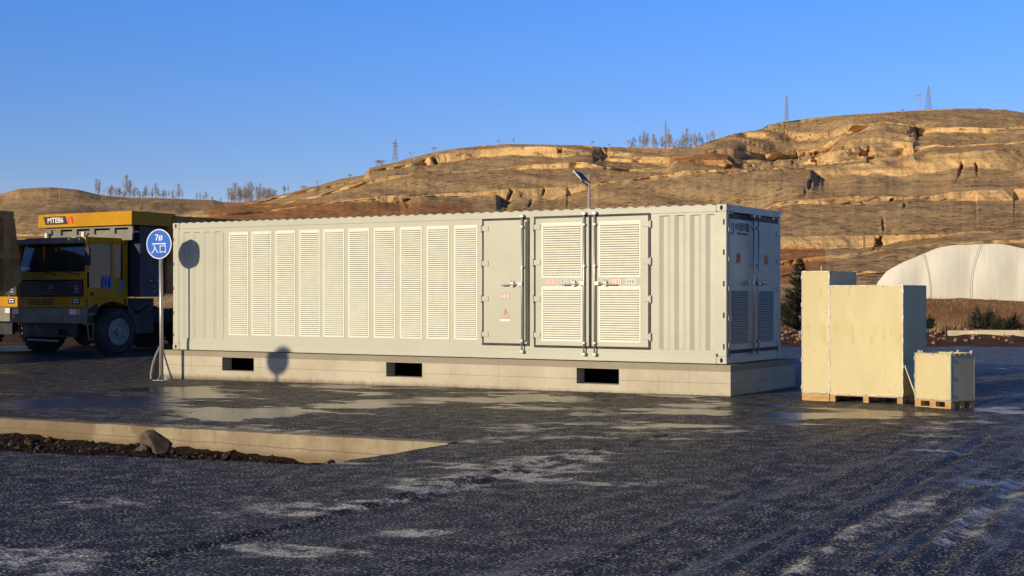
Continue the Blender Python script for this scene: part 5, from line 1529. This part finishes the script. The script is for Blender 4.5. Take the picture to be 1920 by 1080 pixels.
    for xs in (cx0 - 0.012, cx1 + 0.002):
        g = B(); g.prism([(-1.03, 1.12), (-1.03, 1.22), (-0.72, 1.38), (-0.72, 1.12)], 'x', xs, xs + 0.01); g.box(xs, xs + 0.01, -1.06, -0.84, 0.86, 1.06); g.build('step_recess', M['chassis'], cab)
        g = B(); g.box(xs - 0.0, xs + 0.05, -1.04, -0.78, 1.085, 1.105); build_each(g, 'step', M['olive'], cab); g = B(); g.box(xs, xs + 0.05, -1.06, -0.84, 0.83, 0.85)
        g.tube([(xs, -1.05, 0.83), (xs, -1.0, 0.42)], 0.018, 6); g.tube([(xs, -0.86, 0.83), (xs, -0.86, 0.42)], 0.018, 6); g.tube([(xs, -1.0, 0.43), (xs, -0.86, 0.43)], 0.02, 6); g.build('ladder', M['olive'], cab)
    g = B(); g.tube([(cx1 - 0.002, -0.90, 1.62), (cx1 + 0.012, -0.90, 1.62)], 0.055, 14); g.build('fuel_cap', M['chassis'], cab)
    # decals on the right side
    text_mesh('decal', '01', 0.42, M['decal_blue'], cab, Matrix.Translation((OX, OY, 0)) @ facing(cx1 + 0.004, -0.36, 1.90, '+x'), bold=0.02, sx=0.9, extrude=0.002)
    text_mesh('decal', 'E', 0.34, M['decal_blue'], cab, Matrix.Translation((OX, OY, 0)) @ facing(cx1 + 0.004, 0.05, 1.80, '+x'), bold=0.015, shear=0.3, extrude=0.002)
    g = B()
    for i in range(4): g.box(cx1 - 0.019, cx1 - 0.0185 + 0.003, -0.74 + i * 0.075, -0.69 + i * 0.075, 2.16, 2.20)
    g.box(cx1 - 0.019, cx1 - 0.016, -0.92, -0.62, 1.88, 1.895); g.box(cx1 - 0.019, cx1 - 0.016, -0.92, -0.62, 1.83, 1.845); g.build('window_print', M['grey_steel'], cab)
    # bumper and lamps
    g = B(); g.box(-3.40, -0.42, -1.22, -1.101, 0.84, 1.255); bp = g.build('bumper', M['olive'], root, bevel=0.02)
    for x0 in (-3.25, -0.98):
        g = B(); g.box(x0, x0 + 0.26, -1.235, -1.221, 1.08, 1.22); g.build('headlight', M['lamp'], bp, bevel=0.004)
        g = B(); g.box(x0 + 0.30, x0 + 0.42, -1.235, -1.221, 1.08, 1.22) if x0 > -2 else g.box(x0 - 0.0, x0 + 0.12, -1.235, -1.221, 0.98, 1.06); g.build('indicator', M['amber'], bp)
    g = B(); g.box(-3.0, -0.9, -1.05, -0.95, 0.48, 0.84); g.box(-2.3, -1.5, -1.16, -1.05, 0.55, 0.70); g.build('under_guard', M['chassis'], root)
    g = B(); g.tube([(-2.7, -1.16, 0.40), (-1.5, -1.16, 0.38)], 0.03, 6); g.build('tow_bar', M['strip'], root)
    # chassis
    g = B()
    for x0 in (-2.35, -1.45): g.box(x0, x0 + 0.12, -0.9, 7.0, 0.80, 1.15)
    for y0 in (-0.2, 1.5, 3.2, 4.9, 6.6): g.box(-2.23, -1.45, y0, y0 + 0.12, 0.84, 1.1)
    g.box(-3.1, -0.55, 0.36, 1.28, 0.55, 1.50)
    for y0 in (-0.20, 3.55, 5.05): g.tube([(-3.2, y0, 0.62), (-0.5, y0, 0.62)], 0.12, 10)
    g.build('chassis', M['chassis'], root)
    # box behind the cab
    g = B(); g.box(-3.45, -0.14, 0.42, 1.30, 1.54, 3.43); bx = g.build('battery_box', M['navy'], root, bevel=0.015)
    g = B()
    for q in ((-0.139, 0.80, 1.98), (-0.139, 1.05, 1.98), (-0.139, 0.92, 1.82), (-0.139, 0.92, 1.68)): g.tube([(q[0], q[1], q[2]), (q[0] + 0.01, q[1], q[2])], 0.02, 8)
    build_each(g, 'bolt', M['steel'], bx)
    # dump bed with canopy, ribs
    bed = empty('dump_bed', (OX, 7.2, 1.6)); bed.parent = root
    bo = Vector((-OX, -7.2, -1.6))
    def BB(): m_ = MB((OX, 0, 0)); m_.off = Vector((OX, 0, 0)) + bo + Vector((0, 0, 0)); return m_
    b1 = BB()
    b1.box(-3.68, -0.06, 1.36, 1.44, 1.62, 3.70)
    sp_ = [(1.44, 1.62), (7.0, 1.66), (7.55, 1.95), (7.35, 3.55), (7.2, 3.72), (1.44, 3.72)]
    for xs in (-3.68, -0.12): b1.prism(sp_, 'x', xs, xs + 0.06)
    b1.prism([(1.44, 1.62), (7.0, 1.66), (7.55, 1.95), (7.52, 2.03), (7.0, 1.74), (1.44, 1.70)], 'x', -3.62, -0.12)
    b1.build('body', M['yellow_dusty'], bed)
    rb_ = BB()
    for xs in (-3.76, -0.06):
        for y0 in (1.6, 2.7, 3.8, 4.9, 6.0, 6.95): rb_.box(xs, xs + 0.08, y0, y0 + 0.20, 1.75, 3.55)
        rb_.box(xs, xs + 0.09, 1.44, 7.25, 3.5501, 3.74); rb_.box(xs, xs + 0.085, 1.44, 7.45, 2.55, 2.70); rb_.box(xs, xs + 0.09, 1.44, 7.0, 1.62, 1.7499)
    rb_.build('ribs', M['yellow_dusty'], bed)
    cp = BB()
    cp.box(-3.73, 0.0, 0.0, 0.05, 3.445, 3.81)
    cp.prism([(0.05, 3.445), (0.05, 3.81), (1.3, 3.80), (1.75, 3.72), (1.75, 3.60), (1.3, 3.445)], 'x', -3.73, -3.68)
    cp.prism([(0.05, 3.445), (0.05, 3.81), (1.3, 3.80), (1.75, 3.72), (1.75, 3.60), (1.3, 3.445)], 'x', -0.05, 0.0)
    cp.box(-3.68, -0.05, 0.05, 1.6, 3.76, 3.80)
    cb_ = cp.build('canopy', Y_, bed, bevel=0.006)
    # lettering panel
    q = BB(); yv = -0.003
    q.prism([(-3.52, 3.745), (-2.60, 3.745), (-2.50, 3.52), (-3.42, 3.52)], 'y', yv, -0.0008); q.build('name_panel', M['ink'], cb_)
    for k_, mt_ in ((0, M['orange_red']), (1, M['red'])):
        q = BB(); x0 = -2.55 + k_ * 0.135
        q.prism([(x0, 3.735), (x0 + 0.09, 3.735), (x0 + 0.17, 3.53), (x0 + 0.08, 3.53)], 'y', yv, -0.0008); q.build('stripe', mt_, cb_)
    text_mesh('model_lettering', 'MTE86', 0.20, M['white'], cb_, Matrix.Translation(Vector((OX, 0, 0)) + bo) @ facing(-3.01, -0.006, 3.632), bold=0.004, sx=1.15, extrude=0.002)
    # frame under the canopy with openings
    fr = BB()
    fr.box(-3.50, -0.10, 0.10, 0.16, 3.10, 3.22); fr.box(-3.50, -0.10, 0.10, 0.16, 3.38, 3.44)
    for xv in (-3.50, -3.1, -2.45, -1.75, -0.95, -0.25): fr.box(xv, xv + 0.18, 0.10, 0.16, 3.22, 3.38)
    fr.prism([(-3.75, 3.02), (-3.2, 3.02), (-3.0, 3.12), (-3.3, 3.12)], 'y', 0.02, 0.08) if False else None
    fr.box(-3.0, -0.1, 0.10, 0.14, 3.045, 3.0995)
    fr.box(-3.32, -0.25, 0.163, 0.19, 3.10, 3.33)
    fr.build('canopy_frame', M['olive'], bed)
    for xv in (-3.45, -1.95):
        lm = BB(); lm.box(xv, xv + 0.10, -0.02, 0.06, 3.16, 3.30); lm.build('work_lamp', M['lamp'], bed, bevel=0.01)
    # wheels
    def wheel(x, y, outward, n=1):
        wh = empty('wheel', (OX + x, y, 0.62)); wh.parent = root
        mt_ = Matrix.Rotation(R(90 * outward), 4, 'Y')
        t = MB(); W2 = 0.19
        t.lathe([(0.33, -W2), (0.40, -W2 - 0.01), (0.54, -W2 + 0.0), (0.60, -W2 + 0.05), (0.62, -0.08), (0.62, 0.08), (0.60, W2 - 0.05), (0.54, W2), (0.40, W2 + 0.01), (0.33, W2), (0.33, -W2)], 40, mt_)
        for i in range(28):
            t.box(-0.035, 0.035, 0.605, 0.635, -W2 + 0.03, W2 - 0.03, mt_ @ Matrix.Rotation(2 * math.pi * i / 28, 4, 'Z') @ Matrix.Rotation(0, 4, 'X'))
        t.build('tyre', M['rubber'], wh)
        r_ = MB(); r_.lathe([(0.33, W2 - 0.0), (0.35, W2 + 0.015), (0.31, W2 + 0.015), (0.29, W2 - 0.08), (0.20, W2 - 0.06), (0.19, W2 - 0.02), (0.0, W2 - 0.02)], 32, mt_)
        for i in range(10):
            a = 2 * math.pi * i / 10; r_.tube([(0.235 * math.cos(a), 0.235 * math.sin(a), W2 - 0.07), (0.235 * math.cos(a), 0.235 * math.sin(a), W2 + 0.0)], 0.022, 8, mtx=mt_)
        r_.tube([(0, 0, W2 - 0.02), (0, 0, W2 + 0.05)], 0.10, 16, mtx=mt_)
        r_.build('rim', M['rim'], wh)
    wheel(-0.47, -0.20, 1); wheel(-3.25, -0.20, -1)
    for yv in (3.55, 5.05): wheel(-0.35, yv, 1); wheel(-3.37, yv, -1)
    # rear mud flap and cables under the box
    g = B(); g.tube([(-0.6, 0.4, 1.4), (-0.5, 0.7, 1.1), (-0.55, 1.1, 1.3)], 0.03, 6); g.build('cable', M['chassis'], root)
    return root
TA = -R(33)
ctA, stA = math.cos(TA), math.sin(TA)
def truck_at(o, X, Y, z):     # X,Y of the canopy front-right corner
    o.location = (X - 1.86 * ctA, Y - 1.86 * stA, z); o.rotation_euler = (0, 0, TA)
t1 = make_truck(); truck_at(t1, -10.02, 38.0, 0.03)
tag(t1, 'yellow dump truck numbered 01 facing the yard in shade behind the round sign', 'dump truck')
t2 = copy_tree(t1); truck_at(t2, -16.5, 30.2, -0.02); tag(t2, 'dump truck at the left edge with only the tail of its dusty bed showing', 'dump truck')
t3 = copy_tree(t1); t3.name = 'parked_truck'; truck_at(t3, -13.29 + 0.55, 40.13 + 0.85, 0.03); tag(t3, 'bare truck cab with a sunlit bumper, mostly hidden left of the truck numbered 01', 'truck')
def drop(o):
    for ch in list(o.children): drop(ch)
    bpy.data.objects.remove(o)
for ch in list(t3.children):
    if ch.name.split('.')[0] in ('dump_bed', 'battery_box'): drop(ch)

M['shading'] = pmat('shading_load', (0.03, 0.028, 0.026), 0.8, var=0.4, vs=3, bs=0.6, bscale=10)  # heap added out of view to throw shade on the truck behind
hx = np.linspace(-3.55, -0.2, 24); hy = np.linspace(1.5, 6.2, 30); HX, HY = np.meshgrid(hx, hy)
HZ = 2.9 + 1.75 * np.sin(np.pi * (HX + 3.55) / 3.35) ** 0.35 * np.sin(np.pi * np.clip((HY - 1.5) / 4.7, 0, 1)) ** 0.4 + 0.2 * (fbm(HX * 2, HY * 2) - 0.5)
cl_ = grid_mesh('shading_load', HX + 1.86, HY, HZ, M['shading'])
cl_.location = t2.location; cl_.rotation_euler = t2.rotation_euler
tag(cl_, 'unseen dark heap added to cast shade, in the bed of the truck at the left edge', 'coal load')
# kerbs and beam
mb = MB(); p0 = Vector((-15.2, 37.4, 0)); p1 = Vector((-9.4, 44.2, 0)); d = (p1 - p0).normalized(); nrm = Vector((-d.y, d.x, 0)) * 0.10
mb.add([p0 - nrm, p1 - nrm, p1 + nrm, p0 + nrm, p0 - nrm + Vector((0, 0, .09)), p1 - nrm + Vector((0, 0, .09)), p1 + nrm + Vector((0, 0, .09)), p0 + nrm + Vector((0, 0, .09))], [(0, 3, 2, 1), (4, 5, 6, 7), (0, 1, 5, 4), (1, 2, 6, 5), (2, 3, 7, 6), (3, 0, 4, 7)])
o = mb.build('kerb', M['concrete2'], bevel=0.01); tag(o, 'low pale kerb running under the parked dump trucks', 'kerb')
BY = 56.0
for i, (a, b_, y0, t_) in enumerate([(1780, 1866, 0.0, 0.30), (1826, 2060, -0.32, 0.36)]):
    mb = MB(); xa_, xb_ = at(a, BY), at(b_, BY)
    zz0 = zat(632 if i == 0 else 634, BY); zz1 = zat(621.5 if i == 0 else 620.5, BY)
    mb.box(0, xb_ - xa_, y0, y0 + t_ * 0.85, -0.15, zz1 - zz0 + 0.04)
    o = mb.build('timber_beam', M['board'], bevel=0.015, loc=(xa_, BY, zz0)); o.rotation_euler = (0, R(0.25 * i), R(-1.0 + i))
    tag(o, ['shorter pale timber beam, its square left end showing', 'longer pale timber beam running out of the right edge'][i], 'beam')

# ------------------------------------------------------------ evergreens
M['needle'] = pmat('evergreen_needles', (0.036, 0.052, 0.028), 0.8, var=0.45, vs=3.5)
M['needle2'] = pmat('juniper_needles', (0.060, 0.062, 0.034), 0.8, var=0.45, vs=3)
def sprig(mb, p, d, L, rr, wd=0.02):
    d = d.normalized(); s = d.cross(Vector((0, 0, 1)));
    if s.length < 1e-3: s = Vector((1, 0, 0))
    s.normalize(); u_ = s.cross(d)
    for k in range(7):
        t = k / 7; c = p + d * L * t
        for sg_ in (-1, 1):
            dd = (d * 0.9 + s * sg_ * 0.9 + u_ * rr.uniform(-0.5, 0.7)).normalized(); l2 = L * 0.34 * (1.15 - t)
            q = c + dd * l2; n_ = dd.cross(u_).normalized() * wd
            mb.add([c - n_, c + n_, q], [(0, 1, 2)])
    n_ = s * wd; mb.add([p - n_, p + n_, p + d * L * 1.15], [(0, 1, 2)])
def conifer(H, rad, seed, base):
    rr = random.Random(seed); root = empty('conifer_tree', base)
    tr = MB(); tr.tube([(0, 0, -0.3), (0, 0, H * 0.5), (0.03, 0, H)], [0.06, 0.035, 0.008], 7); tr.build('trunk', M['bark'], root)
    cr = MB(); z = 0.15
    while z < H * 0.97:
        t = z / H; rl = rad * (1 - t) ** 0.85 + 0.05
        for i in range(rr.randint(9, 13)):
            a = rr.uniform(0, 6.28); L = rl * rr.uniform(0.55, 1.12)
            d = Vector((math.cos(a), math.sin(a), rr.uniform(0.05, 0.5)))
            p = Vector((0, 0, z)); nb = max(2, int(L / 0.10))
            for k in range(nb):
                c = p + d.normalized() * L * (k + 0.4) / nb + Vector((0, 0, 0.10 * ((k / nb) ** 2) * L))
                for s_ in range(3):
                    dd = d + Vector((rr.uniform(-0.9, 0.9), rr.uniform(-0.9, 0.9), rr.uniform(-0.2, 0.7)))
                    sprig(cr, c, dd, rr.uniform(0.13, 0.24) * (0.7 + 0.5 * (1 - t)), rr, 0.014)
        z += rr.uniform(0.07, 0.13)
    cr.build('crown', M['needle'], root)
    return root
CYY = 58.0
c1 = conifer(zat(487, CYY) + 0.05, 1.15, 3, (at(1500, CYY), CYY, 0.0)); tag(c1, 'dark young conifer between the container and the crates', 'conifer')
def juniper(w_, h_, seed, loc, mat, n_=240):
    rr = random.Random(seed); root = empty('evergreen_shrub', loc); cr = MB(); st = MB()
    for i in range(n_):
        a = rr.uniform(0, 6.28); e = rr.uniform(0.05, 1.2); L = rr.uniform(0.5, 1.0)
        tip = Vector((math.cos(a) * math.cos(e) * w_ * L, math.sin(a) * math.cos(e) * w_ * 0.55 * L, math.sin(e) * h_ * L * (1.0 + 0.3 * math.cos(a * 2))))
        b0 = Vector((rr.uniform(-.2, .2) * w_, rr.uniform(-.15, .15) * w_, 0))
        if i % 8 == 0: st.tube([b0, b0.lerp(tip, 0.8)], [0.014, 0.006], 4, False)
        for k in range(5):
            t = 0.35 + 0.65 * k / 4; c = b0.lerp(tip, t)
            sprig(cr, c, tip - b0 + Vector((rr.uniform(-.3, .3), rr.uniform(-.3, .3), rr.uniform(0, .4))), rr.uniform(0.12, 0.24), rr, 0.014)
    cr.build('foliage', mat, root); st.build('stems', M['bark'], root)
    return root
J = juniper(0.75, 0.95, 5, (at(1842, 61), 61, zat(618, 61)), M['needle2'], 260); tag(J, 'taller left evergreen bush behind the timber beams', 'bush')
J = juniper(0.95, 0.62, 6, (at(1885, 60.5), 60.5, zat(619, 60.5)), M['needle2'], 260); tag(J, 'low spreading evergreen bush right of the taller bush behind the beams', 'bush')
J = juniper(0.40, 0.5, 8, (at(1738, 60), 60, zat(617, 60)), M['needle'], 110); tag(J, 'small dark bush half hidden by the widest crate', 'bush')
# weeds
M['straw'] = pmat('dry_straw', (0.40, 0.27, 0.13), 0.9, var=0.4)
def weeds(name, label, pts, mat):
    mb = MB()
    for (x, y, z, h, wd) in pts:
        a = rr.uniform(0, 6.28); lean = Vector((math.cos(a), math.sin(a), 0)) * h * rr.uniform(0.05, 0.4); s = Vector((math.cos(a + 1.57), math.sin(a + 1.57), 0)) * wd
        p = Vector((x, y, z)); mb.add([p - s, p + s, p + Vector((0, 0, h)) + lean], [(0, 1, 2)])
    o = mb.build(name, mat); tag(o, label, 'dry grass', kind='stuff'); return o
P_ = []
def ez(X_, Y_):
    j = int(np.searchsorted(xx, X_)); i = int(np.searchsorted(yy, Y_)); return float(DZ[min(i, DZ.shape[0] - 1), min(j, DZ.shape[1] - 1)])
for i in range(260):
    X_ = rr.uniform(gxl + 1, 28); Y_ = rr.uniform(77.0, 77.7); P_.append((X_, Y_, ez(X_, Y_) - 0.05, rr.uniform(0.1, 0.5) * (1.8 if rr.random() < 0.06 else 1), 0.008))
weeds('dry_weeds', 'thin dry weeds along the foot of the white greenhouse', P_, M['bark'])
P_ = []
for i in range(5200):
    Y_ = rr.uniform(60, 76); X_ = rr.uniform(at(1440, Y_), at(1960, Y_))
    if fbm(np.array([X_ * 0.6]), np.array([Y_ * 0.6]), 3)[0] < 0.5 and rr.random() < 0.8: continue
    P_.append((X_, Y_, ez(X_, Y_) - 0.05, rr.uniform(0.06, 0.26), rr.uniform(0.006, 0.014)))
for i in range(160):
    X_ = at(1760, 62) + rr.gauss(0, 0.35); Y_ = rr.gauss(61.5, 0.3); P_.append((X_, Y_, ez(X_, Y_), rr.uniform(0.3, 0.75), 0.01))
weeds('dry_grass', 'short dry grass on the brown embankment', P_, M['straw'])
print('verts hill', len(hl.data.vertices), 'objs', len(bpy.data.objects))
